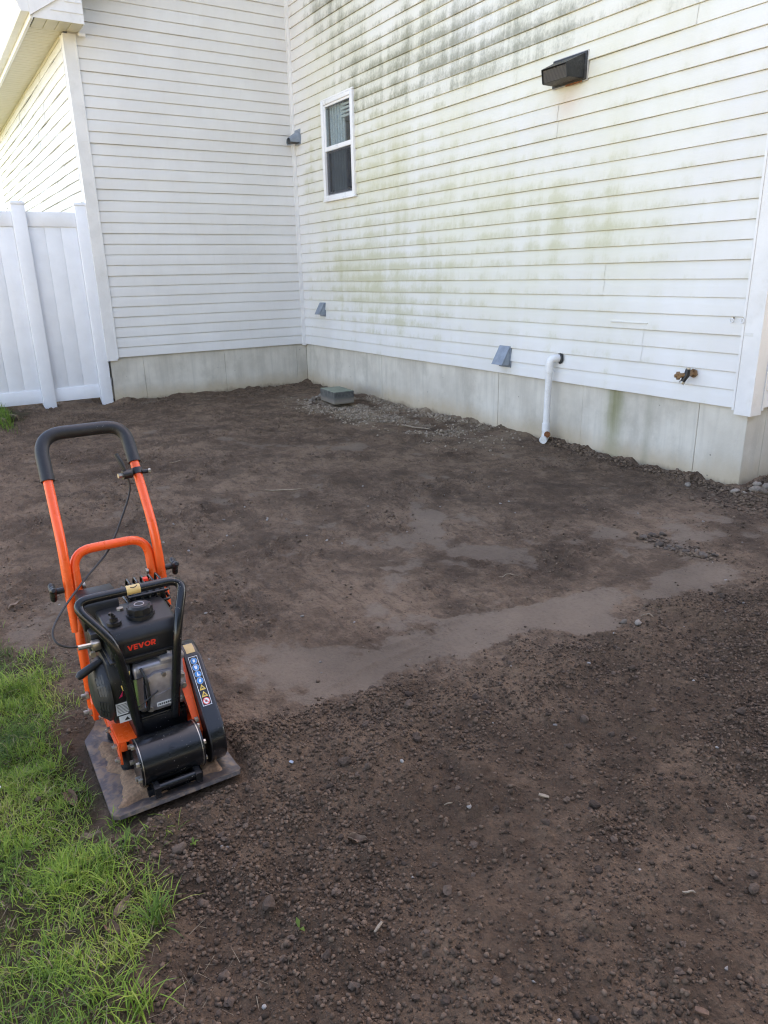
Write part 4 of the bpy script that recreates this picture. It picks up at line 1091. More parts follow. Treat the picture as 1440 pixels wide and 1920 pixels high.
# air cleaner and muffler
q = B(); q.prism([(-0.205, 0.365), (-0.115, 0.365), (-0.105, 0.395), (-0.112, 0.440), (-0.130, 0.458), (-0.195, 0.458), (-0.210, 0.440)], 1, -0.118, -0.022); q.bevel_all(0.006, 2); q.done('air_cleaner', 'plastic', pc, 40)
q = B(); q.span((-0.195, -0.112, 0.300), (-0.120, -0.03, 0.364), 0.008); q.done('air_intake', 'plastic', pc, 40)
q = B(); q.prism([(-0.185, 0.340), (-0.128, 0.340), (-0.118, 0.365), (-0.118, 0.432), (-0.135, 0.450), (-0.180, 0.450), (-0.190, 0.430)], 1, 0.010, 0.105); q.bevel_all(0.008, 2)
muf = q.done('muffler', 'black', pc, 40)
for i in range(5):
    v_ = 0.018 + i * 0.020
    q = B(); q.tube(fillet([(-0.108, v_, 0.352), (-0.108, v_, 0.436), (-0.130, v_, 0.462), (-0.188, v_, 0.462), (-0.198, v_, 0.43)], 0.012, 3), 0.0034, 8); q.done('guard_wire', 'black', muf, 50)
for z_ in (0.378, 0.410, 0.438):
    q = B(); q.tube(fillet([(-0.19, 0.004, z_), (-0.105, 0.004, z_), (-0.105, 0.112, z_), (-0.19, 0.112, z_)], 0.012, 3), 0.0042, 8); q.done('guard_wire', 'black', muf, 50)
for v_, z_ in ((0.098, 0.455), (0.104, 0.420), (0.060, 0.466)):
    q = B(); q.span((-0.150, v_ - 0.006, z_ - 0.004), (-0.135, v_ + 0.006, z_ + 0.005), 0.001); q.done('orange_tag', 'red', muf, None)
# roll bar
rb = fillet([(0.062, -0.046, 0.118), (0.070, -0.076, 0.405), (0.004, -0.153, 0.508), (0.004, 0.125, 0.506), (0.070, 0.077, 0.405), (0.062, 0.046, 0.150)], [0.05, 0.045, 0.045, 0.05], 7)
q = B(); q.tube(rb, 0.0118, 16); roll = q.done('roll_bar', 'black', pc, 60)
q = B(); q.tube([(0.004, -0.022, 0.5071), (0.004, 0.012, 0.5069)], 0.0123, 16); q.done('gold_sticker', 'gold', roll, 60)
q = B(); q.tube([(0.0115, -0.012, 0.5170), (0.013, -0.005, 0.5150), (0.0115, 0.002, 0.5170), (0.009, 0.005, 0.5185)], 0.0012, 6); q.done('sticker_print', 'inkdark', roll, 60)
# drive belt cover
CU, CZ, CR = -0.030, 0.232, 0.071
DU, DZ, DR = 0.108, 0.092, 0.069
def stadium(grow=0.0, n_=14):
    ang = math.atan2(DZ - CZ, DU - CU); pts = []
    for i in range(n_ + 1):
        a = ang + math.pi / 2 + math.pi * i / n_; pts.append((CU + (CR + grow) * math.cos(a), CZ + (CR + grow) * math.sin(a)))
    for i in range(n_ + 1):
        a = ang - math.pi / 2 + math.pi * i / n_; pts.append((DU + (DR + grow) * math.cos(a), DZ + (DR + grow) * math.sin(a)))
    return pts
V0, V1 = 0.1035, 0.1435
q = B(); q.prism(stadium(), 1, V0, V1)
es = [e_ for e_ in q.bm.edges if abs(e_.verts[0].co.y - V1) < 1e-5 and abs(e_.verts[1].co.y - V1) < 1e-5]
bmesh.ops.bevel(q.bm, geom=es, offset=0.008, segments=3, profile=0.5, affect='EDGES')
bc = q.done('belt_cover', 'black', pc, 50)
q = B(); q.prism(stadium(0.002), 1, V0 - 0.0045, V0 - 0.0005); q.done('cover_rim', 'plastic', bc, 40)
nd = Vector((DU - CU, 0, DZ - CZ)).normalized(); nn = Vector((-nd.z, 0, nd.x))
if nn.x < 0: nn = -nn
TA = Vector((CU, 0, CZ)) + nn * CR; TB = Vector((DU, 0, DZ)) + nn * DR
tl = (TB - TA).length; td = (TB - TA).normalized()
vm = 0.1195
def rim(t, v_, lift): return TA + td * t + nn * lift + Vector((0, v_, 0))
def rim_poly(pts, lift, mat, name):
    q = B(); q.poly([rim(t, v_, lift) for t, v_ in pts]); solid(q.bm, geom=list(q.bm.faces), thickness=-0.0003); return q.done(name, mat, bc, None)
T0 = 0.012; ST = 0.0188; hw = 0.0122
def disc(t, v_, r_, n_=18): return [(t + r_ * math.cos(2 * math.pi * i / n_), v_ + r_ * math.sin(2 * math.pi * i / n_)) for i in range(n_)]
q = B()
t0, t1 = T0 - 0.013, T0 + ST * 6 + 0.012
for (a, c_) in (((t0, vm - hw), (t1, vm - hw + 0.0012)), ((t0, vm + hw - 0.0012), (t1, vm + hw)), ((t0, vm - hw + 0.0013), (t0 + 0.0013, vm + hw - 0.0013)), ((t1 - 0.0013, vm - hw + 0.0013), (t1, vm + hw - 0.0013))):
    q.poly([rim(a[0], a[1], 0.0006), rim(c_[0], a[1], 0.0006), rim(c_[0], c_[1], 0.0006), rim(a[0], c_[1], 0.0006)])
solid(q.bm, geom=list(q.bm.faces), thickness=-0.0003); q.done('sticker_border', 'white', bc, None)
for i in range(4):
    t = T0 + ST * i
    rim_poly(disc(t, vm, 0.0090), 0.0006, 'white', 'sticker_ring'); rim_poly(disc(t, vm, 0.0083), 0.0011, 'blue', 'blue_sign')
    g = [[(t - 0.004, vm - 0.003), (t - 0.004, vm + 0.003), (t + 0.004, vm + 0.003), (t + 0.004, vm - 0.003)],
         [(t - 0.005, vm - 0.003), (t - 0.005, vm + 0.003), (t, vm + 0.004), (t + 0.005, vm + 0.002), (t + 0.005, vm - 0.002), (t, vm - 0.004)],
         [(t - 0.005, vm - 0.002), (t - 0.005, vm + 0.001), (t + 0.001, vm + 0.001), (t + 0.003, vm + 0.005), (t + 0.005, vm + 0.005), (t + 0.005, vm - 0.003)],
         [(t - 0.005, vm - 0.001), (t - 0.004, vm + 0.003), (t + 0.002, vm + 0.003), (t + 0.005, vm + 0.001), (t + 0.004, vm - 0.003), (t, vm - 0.003)]][i]
    rim_poly(g, 0.0016, 'white', 'sign_symbol')
for i in range(4, 6):
    t = T0 + ST * i
    rim_poly([(t - 0.0085, vm), (t + 0.007, vm - 0.009), (t + 0.007, vm + 0.009)], 0.0006, 'yellow', 'yellow_sign')
    rim_poly([(t - 0.003, vm), (t + 0.004, vm - 0.004), (t + 0.002, vm), (t + 0.004, vm + 0.004)], 0.0011, 'inkdark', 'sign_symbol')
t = T0 + ST * 6
rim_poly(disc(t, vm, 0.0095), 0.0006, 'red', 'red_sign'); rim_poly(disc(t, vm, 0.0076), 0.0011, 'white', 'sign_face')
rim_poly([(t - 0.0045, vm - 0.0055), (t - 0.0055, vm - 0.0045), (t + 0.0045, vm + 0.0055), (t + 0.0055, vm + 0.0045)], 0.0021, 'red', 'sign_slash')
rim_poly([(t - 0.004, vm - 0.001), (t - 0.001, vm + 0.003), (t + 0.004, vm + 0.001), (t + 0.001, vm - 0.004)], 0.0016, 'inkdark', 'sign_symbol')
# gold label round the top of the cover
ang0 = math.atan2(nn.z, nn.x)
q = B()
arc = [ang0 + R(10) + R(26) * i / 5 for i in range(6)]
for a, c_ in zip(arc, arc[1:]):
    P_ = lambda an, v_: (CU + (CR + 0.0006) * math.cos(an), v_, CZ + (CR + 0.0006) * math.sin(an))
    q.poly([P_(a, vm - 0.012), P_(c_, vm - 0.012), P_(c_, vm + 0.012), P_(a, vm + 0.012)])
q.done('gold_label', 'gold', bc, 60)
# orange belt bracket between engine and cover
q = B(); q.prism([(CU - 0.05, CZ + 0.03), (CU + 0.045, CZ + 0.055), (0.122, 0.118), (0.108, 0.072), (0.060, 0.110), (-0.06, 0.124), (-0.1, 0.16)], 1, 0.0925, 0.0975)
tA = Vector((CU + 0.045, 0, CZ + 0.055)); tB = Vector((0.124, 0, 0.118))
q.poly([tA + Vector((0, 0.068, 0)), tA + Vector((0, 0.0924, 0)), tB + Vector((0, 0.0924, 0)), tB + Vector((0, 0.080, 0))])
q.done('belt_bracket', 'orange', pc, 30)
for u_, z_ in ((0.105, 0.145), (0.075, 0.175)):
    q = B(); q.cyl((u_, 0.0925, z_), (u_, 0.083, z_), 0.0075, 6); q.done('bolt', 'zinc', pc, 30)
# lower handle loop, upper handle
lo = fillet([(-0.185, -0.121, 0.080), (-0.214, -0.120, 0.330), (-0.232, -0.1015, 0.430), (-0.252, -0.1015, 0.548), (-0.252, 0.1015, 0.548), (-0.232, 0.1015, 0.430), (-0.214, 0.120, 0.330), (-0.185, 0.121, 0.080)], [0.05, 0.05, 0.055, 0.055, 0.05, 0.05], 7)
q = B(); q.tube(lo, 0.0128, 16); q.done('lower_handle', 'orange', pc, 60)
HB = [(-0.2165, 0.330), (-0.228, 0.440), (-0.240, 0.570), (-0.420, 0.845)]
def side(s): return [(u, s * v_, z) for (u, z), v_ in zip(HB, (0.126, 0.126, 0.123, 0.116))]
full = side(-1) + side(1)[::-1]
hp = fillet(full, [0.1, 0.09, 0.065, 0.065, 0.09, 0.1], 9)
q = B(); q.tube(hp, 0.0128, 16); uh = q.done('upper_handle', 'orange', pc, 60)
gl0 = Vector(full[2]).lerp(Vector(full[3]), 0.58); gr0 = Vector(full[5]).lerp(Vector(full[4]), 0.64)
gp = fillet([gl0, Vector(full[3]), Vector(full[4]), gr0], [0.065, 0.065], 9)
q = B(); q.tube(gp, 0.0185, 18); q.done('foam_grip', 'foam', uh, 60)
for s_g, zk in ((-1, 0.452), (1, 0.452)):
    uk = -0.232
    q = B(); q.cyl((uk, s_g * 0.137, zk), (uk, s_g * 0.160, zk), 0.0085, 14)
    q.tube([(uk, s_g * 0.158, zk), (uk, s_g * 0.164, zk), (uk, s_g * 0.172, zk)], [0.012, 0.017, 0.013], 16)
    for i in range(3):
        a = i * 2.094 + 0.5
        q.tube([(uk, s_g * 0.166, zk), (uk + 0.022 * math.cos(a), s_g * 0.166, zk + 0.022 * math.sin(a)), (uk + 0.028 * math.cos(a), s_g * 0.166, zk + 0.028 * math.sin(a))], [0.0085, 0.009, 0.005], 10)
    q.done('clamp_knob', 'plastic', pc, 50)
    q = B(); q.cyl((uk, s_g * 0.090, zk), (uk, s_g * 0.083, zk), 0.009, 10); q.done('carriage_bolt', 'zinc', pc, 40)
for s_g in (-1, 1):
    q = B(); q.prism([(-0.205, 0.070), (-0.160, 0.070), (-0.155, 0.128), (-0.175, 0.150), (-0.205, 0.150)], 1, s_g * 0.1265, s_g * 0.1075); q.bevel_all(0.003, 1); q.done('handle_mount', 'orange', pc, 30)
    for z_ in (0.145, 0.092):
        q = B(); q.cyl((-0.182, s_g * 0.127, z_), (-0.182, s_g * 0.135, z_), 0.012, 6); q.cyl((-0.182, s_g * 0.135, z_), (-0.182, s_g * 0.147, z_), 0.007, 10); q.done('bolt', 'zinc', pc, 30)
# throttle lever and cable
q = B(); c0 = Vector(full[5]).lerp(Vector(full[4]), 0.55); ax = (Vector(full[4]) - Vector(full[5])).normalized()
q.cyl(c0 - ax * 0.009, c0 + ax * 0.009, 0.0165, 18); q.cyl(c0 + Vector((0.014, -0.02, 0)), c0 + Vector((0.018, -0.045, 0.0)), 0.013, 16); q.cyl(c0 + Vector((0.012, 0.012, 0)), c0 + Vector((0.014, 0.028, 0)), 0.006, 8); q.done('lever_clamp', 'plastic', pc, 40)
q = B(); q.tube([c0 + Vector((0.018, -0.034, 0.004)), c0 + Vector((0.01, -0.043, 0.035)), c0 + Vector((0.0, -0.052, 0.060))], [0.005, 0.007, 0.0055], 10); q.done('throttle_lever', 'plastic', pc, 50)
q = B(); q.cyl(c0 + Vector((0.018, -0.045, 0)), c0 + Vector((0.020, -0.058, 0)), 0.007, 8); q.cyl(c0 + Vector((0.014, 0.029, 0)), c0 + Vector((0.015, 0.035, 0)), 0.007, 6); q.done('lever_nut', 'zinc', pc, 30)
cb = [tuple(c0 + Vector((0.014, -0.030, -0.014))), tuple(c0 + Vector((0.018, -0.032, -0.050))), (-0.300, 0.059, 0.619), (-0.262, -0.002, 0.531), (-0.200, -0.084, 0.483), (-0.130, -0.156, 0.443), (-0.080, -0.194, 0.414), (-0.050, -0.195, 0.391), (-0.040, -0.172, 0.375), (-0.038, -0.145, 0.369), (-0.03, -0.13, 0.368)]
def spline(pts, n_=6):
    pts = [Vector(p) for p in pts]; out = []
    for i in range(len(pts) - 1):
        p0, p1, p2, p3 = pts[max(i - 1, 0)], pts[i], pts[i + 1], pts[min(i + 2, len(pts) - 1)]
        for k in range(n_):
            t = k / n_
            out.append(0.5 * ((2 * p1) + (p2 - p0) * t + (2 * p0 - 5 * p1 + 4 * p2 - p3) * t * t + (3 * p1 - p0 - 3 * p2 + p3) * t ** 3))
    out.append(pts[-1]); return out
q = B(); q.tube(spline(cb), 0.0029, 8); q.done('throttle_cable', 'inkdark', pc, 60)

# sand caked on the plate
def sand_patch():
    nu, nv = 74, 44
    us = np.linspace(-0.150, 0.185, nu); vs = np.linspace(-0.150, 0.135, nv)
    U, W = np.meshgrid(us, vs, indexing='ij')
    edge = -0.130 + 0.014 * np.sin(U * 18 + 0.5) + fbm(U * 22, W * 22, 61, 3) * 0.030
    in_u = sst(0.176 + fbm(W * 25, U * 25, 69, 3) * 0.02 - U, -0.002, 0.012) * sst(U + 0.125 + fbm(U * 25, W * 25, 70, 3) * 0.03, -0.002, 0.015)
    fade = in_u * sst(W - edge, -0.004, 0.012) * sst(0.128 - W, 0, 0.012)
    top = 0.0155 + 0.008 * fade * (1 + fbm(U * 34, W * 34, 63, 4) * 0.8) + fbm(U * 130, W * 130, 67, 2) * 0.0016
    pile = 0.016 * np.exp(-((U - 0.13) / 0.05) ** 2 - ((W + 0.078) / 0.03) ** 2)
    z = top * 1.0 + pile * fade - 0.005 * (1 - fade)
    i = np.arange(nu * nv).reshape(nu, nv)
    f = np.stack([i[:-1, :-1], i[1:, :-1], i[1:, 1:], i[:-1, 1:]], -1).reshape(-1, 4)
    keep = (fade.ravel()[f].max(1) > 0.05)
    return np_mesh('caked_sand', np.stack([U.ravel() + MX, W.ravel() + MY, z.ravel()], 1), f[keep])
o = link_mesh('caked_sand', sand_patch(), 'sand', None, 180)
tag(o, 'tan sand caked on the steel plate of the compactor', 'sand', kind='stuff')

# ================================================================== clods, crumbs, gravel, stones
def ico(sub):
    if sub == 0:
        v = np.array([(1, 0, 0), (-1, 0, 0), (0, 1, 0), (0, -1, 0), (0, 0, 1), (0, 0, -1)], float)
        f = np.array([(0, 2, 4), (2, 1, 4), (1, 3, 4), (3, 0, 4), (2, 0, 5), (1, 2, 5), (3, 1, 5), (0, 3, 5)]); return v, f
    bm = bmesh.new(); bmesh.ops.create_icosphere(bm, subdivisions=sub, radius=1.0)
    bm.verts.ensure_lookup_table()
    v = np.array([v_.co[:] for v_ in bm.verts]); f = np.array([[l.index for l in fc.verts] for fc in bm.faces]); bm.free()
    return v, f
def lump(sub, seed, flat=0.7, amp=0.28):
    v, f = ico(sub); r = np.random.default_rng(seed)
    n = 0
    for k in range(5):
        d = r.normal(size=3); n = n + np.sin(v @ d * (1.6 + k * 0.9) + r.uniform(0, 6)) * amp / (1 + k * 0.6)
    v = v * (1 + n[:, None] * 0.6) * np.array([1.0, r.uniform(0.7, 1.0), flat * r.uniform(0.8, 1.15)])
    return v, f

def place_ok(x, y):
    inm = (np.abs(x - MX) < 0.245) & (np.abs(y - MY) < 0.185)
    inblk = (np.abs(x - 1.535) < 0.20) & (np.abs(y + 0.42) < 0.13)
    inside = (y > -0.02) & (x < LX + 0.02) | (x < 0.02)
    return ~(inm | inblk | inside)

def scatter(name, x, y, r, mat, label, sink=0.25, flat=0.7, rnd=None, sub=1, amp=0.5):
    n = len(x); nvar = 10
    z = ground(x, y); tv, tf = [], []; var = rng.integers(0, nvar, n); ang = rng.uniform(0, 6.283, n)
    tilt = rng.normal(0, 0.5, n)
    rnd = rng.uniform(0, 1, n) if rnd is None else rnd
    VV, FF, AA = [], [], []; base = 0
    for k in range(nvar):
        v, f = lump(sub, 100 + k, flat, amp); id_ = np.where(var == k)[0]
        if len(id_) == 0: continue
        ca, sa = np.cos(ang[id_])[:, None], np.sin(ang[id_])[:, None]
        ct, st_ = np.cos(tilt[id_])[:, None], np.sin(tilt[id_])[:, None]
        y1 = v[None, :, 1] * ct - v[None, :, 2] * st_; z1 = v[None, :, 1] * st_ + v[None, :, 2] * ct
        X = (v[None, :, 0] * ca - y1 * sa) * r[id_][:, None] + x[id_][:, None]
        Y = (v[None, :, 0] * sa + y1 * ca) * r[id_][:, None] + y[id_][:, None]
        Z = z1 * r[id_][:, None] + (z[id_] + r[id_] * (0.55 - sink))[:, None]
        VV.append(np.stack([X, Y, Z], -1).reshape(-1, 3))
        FF.append((f[None] + (np.arange(len(id_)) * len(v))[:, None, None]).reshape(-1, 3) + base)
        AA.append(np.repeat(rnd[id_], len(v))); base += len(id_) * len(v)
    me = np_mesh(name, np.concatenate(VV), np.concatenate(FF), dict(rnd=np.concatenate(AA)))
    o = link_mesh(name, me, mat, None, None)
    return tag(o, label, name.split('_')[-1], kind='stuff')

# crumbs: thick on the loose soil, in drifts, thin on the compacted soil
def sample(n, x0, x1, y0, y1, dens):
    x = rng.uniform(x0, x1, n); y = rng.uniform(y0, y1, n)
    k = (rng.uniform(0, 1, n) < dens(x, y)) & place_ok(x, y)
    return x[k], y[k]
def d_loose(x, y):
    lo, g, sm, gr = masks(x, y)
    cl = sst(fbm(x * 3.2, y * 3.2, 71, 4), -0.30, 0.45)
    near = np.clip(1.25 - (x - 6.2) * 0.0, 0, 1)
    return lo * (0.20 + 0.80 * cl) * near * (1 - g * 0.9)
x, y = sample(200000, 6.15, 7.75, -4.05, -0.2, d_loose)
r = np.exp(rng.normal(-6.02, 0.52, len(x))).clip(0.0012, 0.0060)
k = r > 0.0038
scatter('soil_crumbs', x[k], y[k], r[k], 'clodstuff', 'loose dark crumbs of soil covering the uncompacted foreground', 0.2)
scatter('fine_crumbs', x[~k], y[~k], r[~k], 'clodstuff', 'finest dark crumbs strewn over the uncompacted foreground', 0.1, sub=0)
def d_comp(x, y):
    lo, g, sm, gr = masks(x, y)
    p_ = sst(fbm(x * 2.6, y * 2.6, 75, 4), -0.1, 0.4)
    edge = np.exp(-((x - np.interp(y, LOOSE[:, 0], LOOSE[:, 1]) + 0.0) / 0.10) ** 2) * 0.7
    border = np.exp(-((y - np.interp(x, GRASS[:, 0], GRASS[:, 1]) - 0.10) / 0.14) ** 2) * 0.8
    wall = np.exp(-np.clip(-y, 0, 9) / 0.06) * 0.8
    return (1 - lo) * (1 - sm * 0.96) * np.clip(p_ * 0.75 + 0.10 + edge + border + wall, 0, 1)
x, y = sample(95000, 0.0, 6.75, -4.1, -0.02, d_comp)
r = np.exp(rng.normal(-5.95, 0.50, len(x))).clip(0.0013, 0.0085)
k = r > 0.004
scatter('compacted_crumbs', x[k], y[k], r[k], 'crumbpale', 'sparse soil crumbs lying on the compacted soil', 0.3)
scatter('compacted_grit', x[~k], y[~k], r[~k], 'crumbpale', 'fine grit lying on the compacted soil', 0.25, sub=0)
# crumbs heaped round the outer corner of the foundation
x = np.concatenate([rng.normal(5.83, 0.16, 2600), rng.uniform(4.0, 5.8, 2600), rng.normal(0.15, 0.12, 600)]); y = np.concatenate([rng.normal(0.10, 0.22, 2600), -np.abs(rng.normal(0.02, 0.045, 2600)), rng.uniform(-2.3, 0.0, 600)])
k = place_ok(x, y); x, y = x[k], y[k]
scatter('heaped_crumbs', x, y, np.exp(rng.normal(-5.15, 0.45, len(x))).clip(0.003, 0.014), 'crumbpale', 'crumbly soil heaped along the foot of the foundation', 0.2)
def d_grav(x, y): return masks(x, y)[3] * (1 - sst(x, 2.6, 4.6) * 0.75)
x, y = sample(15000, 0.9, 4.8, -1.0, -0.02, d_grav)
scatter('crushed_gravel', x, y, np.exp(rng.normal(-5.0, 0.42, len(x))).clip(0.003, 0.015), 'gravel', 'pale crushed gravel spread along the foundation beside the block', 0.25)

# single clods on the foreground
protos = []
def rock_mesh(seed, sub, flat, amp=0.42):
    v, f = lump(sub, seed, flat, amp)
    r_ = np.random.default_rng(seed + 5)
    v = v * (1 + r_.normal(0, 0.055, (len(v), 1))); me = np_mesh('rock', v, f); return me
def rocks(name, n_proto, mats, seed0, sub, flat, smooth=True):
    out = []
    for k in range(n_proto):
        me = rock_mesh(seed0 + k, sub, flat); me.materials.append(M[mats])
        me.polygons.foreach_set('use_smooth', np.full(len(me.polygons), smooth)); me.name = name; out.append(me)
    return out
def put(name, me, x, y, r, label, cat, group=None, sink=0.35, rz=None, z=None):
    o = bpy.data.objects.new(name, me); COL.objects.link(o)
    zz = float(ground(np.array([x]), np.array([y]))[0]) if z is None else z
    o.location = (x, y, zz + r * (0.55 - sink)); o.scale = (r, r, r)
    o.rotation_euler = (random.uniform(-0.4, 0.4), random.uniform(-0.4, 0.4), random.uniform(0, 6.28) if rz is None else rz)
    return tag(o, label, cat, group)
cl = rocks('soil_clod', 12, 'clod', 300, 2, 0.70, False)
fxy = np.array([fw.x, fw.y]); 
def in_view(x, y, z=0.0, mrg=0.0):
    d = Vector((x, y, z)) - CAM; zz = d.dot(fw)
    if zz < 0.2: return False
    px = 720 + 1352 * d.dot(r2) / zz; py = 960 - 1352 * d.dot(u2) / zz
    return -10 < px < 1450 and -10 < py < 1930
cnt = 0
while cnt < 270:
    x = random.uniform(6.2, 7.6); y = random.uniform(-3.95, -0.9)
    if not in_view(x, y): continue
    if not bool(place_ok(np.array([x]), np.array([y]))[0]): continue
    if random.random() > float(d_loose(np.array([x]), np.array([y]))[0]) ** 0.8: continue
    r = 0.0056 + min(0.0090, random.expovariate(1 / 0.0019))
    put('soil_clod', random.choice(cl), x, y, r, 'dark rounded soil clod lying among the loose foreground soil', 'clod', 'soil clods on the loose soil'); cnt += 1
pb = rocks('pebble', 8, 'pebble', 340, 2, 0.65)
cnt = 0
while cnt < 70:
    x = random.uniform(4.2, 7.6); y = random.uniform(-3.9, -0.7)
    if not in_view(x, y) or not bool(place_ok(np.array([x]), np.array([y]))[0]): continue
    if np.interp(x, GRASS[:, 0], GRASS[:, 1]) > y - 0.05: continue
    r = random.uniform(0.0028, 0.0058) * (1.0 if x > 6 else 1.3)
    put('pebble', random.choice(pb), x, y, r, 'tiny pale pebble lying on the brown soil', 'pebble', 'pale pebbles on the soil', 0.3); cnt += 1
# named larger stones
st = rocks('stone', 8, 'stone', 360, 2, 0.7)
stp = rocks('stone', 4, 'stone', 380, 2, 0.6)
k = 0
BS = [(1.20, -0.52, .034), (1.255, -0.585, .026), (1.285, -0.53, .028), (1.245, -0.46, .030), (1.30, -0.605, .022), (1.22, -0.41, .028), (1.34, -0.635, .020), (1.18, -0.60, .022), (1.40, -0.655, .018), (1.16, -0.46, .026), (1.28, -0.36, .024)]
for i, (x, y, r) in enumerate(BS):
    o = put('stone', stp[i % 4] if i % 3 else st[i % 8], x, y, r, 'pale stone in the small pile on the left side of the concrete block', 'stone', 'stones piled beside the block', 0.0, z=0.0 + (0.03 if i in (2, 3) else 0.0))
CS = [(5.790, -0.050, .034, 'large pale stone in the soil heap just right of the foundation corner'), (5.838, 0.005, .030, 'pale stone cut by the right edge of the photo, in the corner soil heap'), (5.700, -0.088, .024, 'dull brown stone touching the tip of the foundation corner'), (5.772, -0.105, .017, 'small pale stone in front of the large stone by the foundation corner'), (5.760, 0.020, .028, 'brown stone behind the pale stones in the corner soil heap'), (5.433, -0.150, .022, 'pale stone alone along the foot of the foundation, left of the corner'), (5.862, -0.070, .024, 'dark stone low in the soil heap near the right edge of the photo')]
for i, (x, y, r, lab) in enumerate(CS): put('stone', (stp if 'pale' in lab else st)[i % 4], x, y, r, lab, 'stone', None, 0.1)
rg = [(5.885, -1.105), (5.93, -1.115), (5.965, -1.10), (6.0, -1.13), (6.035, -1.115), (6.075, -1.14), (6.09, -1.105), (6.135, -1.13), (6.175, -1.10), (6.215, -1.115), (6.25, -1.08), (5.90, -1.06), (5.92, -1.01), (6.05, -1.155)]
clp = rocks('soil_clod', 6, 'clodpale', 420, 2, 0.6)
for i, (x, y) in enumerate(rg):
    put('soil_clod', clp[i % 6], x, y, random.uniform(0.010, 0.022), 'grey brown clod in the short curved ridge on the right of the compacted soil', 'clod', 'clods in the small ridge', 0.3)
x = np.concatenate([np.interp(t_, np.arange(len(rg[:11])), [p_[0] for p_ in rg[:11]]) + rng.normal(0, 0.03, 1) for t_ in rng.uniform(0, 10, 260)]); y = -1.11 + rng.normal(0, 0.03, 260)
scatter('ridge_crumbs', x, y, np.exp(rng.normal(-4.95, 0.4, 260)).clip(0.004, 0.012), 'crumbpale', 'small crumbs filling the curved ridge on the compacted soil', 0.2)
for (x, y, r, lab) in [(6.475, -2.885, .014, 'upright brown clod alone in front of the loose soil edge'), (6.60, -3.17, .015, 'large round clod in the middle of the loose foreground'), (6.66, -3.63, .013, 'brown clod beside the weed sprout near the grass'), (6.47, -1.86, .017, 'larger grey stone of the touching pair at the right edge of the loose soil'), (6.44, -1.90, .013, 'small stone touching the larger grey stone at the right edge of the loose soil')]:
    put('soil_clod' if 'clod' in lab else 'stone', (cl if 'clod' in lab else stp)[0], x, y, r, lab, 'clod' if 'clod' in lab else 'stone', None, 0.15)

# ================================================================== litter: twigs, straws, leaves, chips, sprouts
def gz(x, y): return float(ground(np.array([x]), np.array([y]))[0])
def stick(name, x, y, ln, r, rz, bend, mat, label, cat, group=None, lift=0.004):
    pts = []
    for i in range(6):
        t = i / 5 - 0.5
        px = x + math.cos(rz) * t * ln - math.sin(rz) * bend * (0.25 - t * t) * ln; py = y + math.sin(rz) * t * ln + math.cos(rz) * bend * (0.25 - t * t) * ln
        pts.append((px - x, py - y, gz(px, py) + lift + r))
    q = B(); q.tube(pts, [r * 0.7, r, r, r, r * 0.9, r * 0.5], 6); o = q.done(name, mat, None, 60); o.location = (x, y, 0); return tag(o, label, cat, group)
stick('twig', 3.02, -2.54, 0.10, 0.003, 1.9, 0.15, 'straw', 'short pale twig on the compacted soil right of the compactor handle', 'twig')
stick('twig', 4.08, -2.20, 0.22, 0.0035, 1.0, 0.1, 'straw', 'long thin pale twig lying flat in the middle of the compacted soil', 'twig')
stick('twig', 7.35, -2.78, 0.026, 0.0022, 0.9, 0.1, 'palewood', 'tiny straight pale splinter near the right side of the foreground', 'twig')
stick('twig', 3.05, -0.50, 0.30, 0.006, 0.35, 0.1, 'palewood', 'weathered flat stick near the gravel along the foundation', 'twig')
stick('twig', 5.86, -1.95, 0.09, 0.002, 1.2, 0.3, 'straw', 'thin curved straw on the far side of the loose soil at right', 'twig')
stick('twig', 6.46, -1.80, 0.05, 0.002, 0.2, 0.6, 'straw', 'small bent root by the stone pair at the right loose edge', 'twig')
stick('twig', 6.86, -3.03, 0.02, 0.0018, 0.9, 0.1, 'straw', 'very short straw beside the pale wood chip', 'twig')
def chip(name, x, y, l, w, t, rz, mat, label, cat, tilt=0.25):
    q = B(); n_ = 5; top = []
    pts = [(-l / 2, -w / 2), (-l * .1, -w * .55), (l / 2, -w * .35), (l * .46, w * .4), (0, w * .5), (-l * .48, w * .3)]
    q.prism(pts, 2, 0, t); q.bevel_all(t * 0.2, 1); o = q.done(name, mat, None, 40); o.location = (x, y, gz(x, y) + 0.006); o.rotation_euler = (tilt, 0.15, rz); return tag(o, label, cat)
chip('wood_chip', 6.98, -2.83, 0.026, 0.008, 0.004, 0.7, 'palewood', 'pale wood chip lying on the loose soil right of centre', 'wood chip')
chip('wood_chip', 7.07, -3.36, 0.026, 0.007, 0.003, -1.2, 'palewood', 'thin grey wood sliver standing near the bottom centre', 'wood chip', 0.5)
chip('bark_piece', 7.52, -2.98, 0.024, 0.010, 0.005, 0.6, 'leafbrown', 'brown bark piece near the bottom right corner', 'bark')
chip('plastic_scrap', 6.51, -3.285, 0.012, 0.008, 0.002, 0.4, 'galv', 'small bluish plastic shard in the loose soil', 'scrap')
chip('white_scrap', 6.23, -3.955, 0.020, 0.014, 0.002, 0.4, 'petal', 'white scrap caught in the grass at the left edge', 'scrap')
bpy.data.objects['white_scrap'].location.z = 0.06
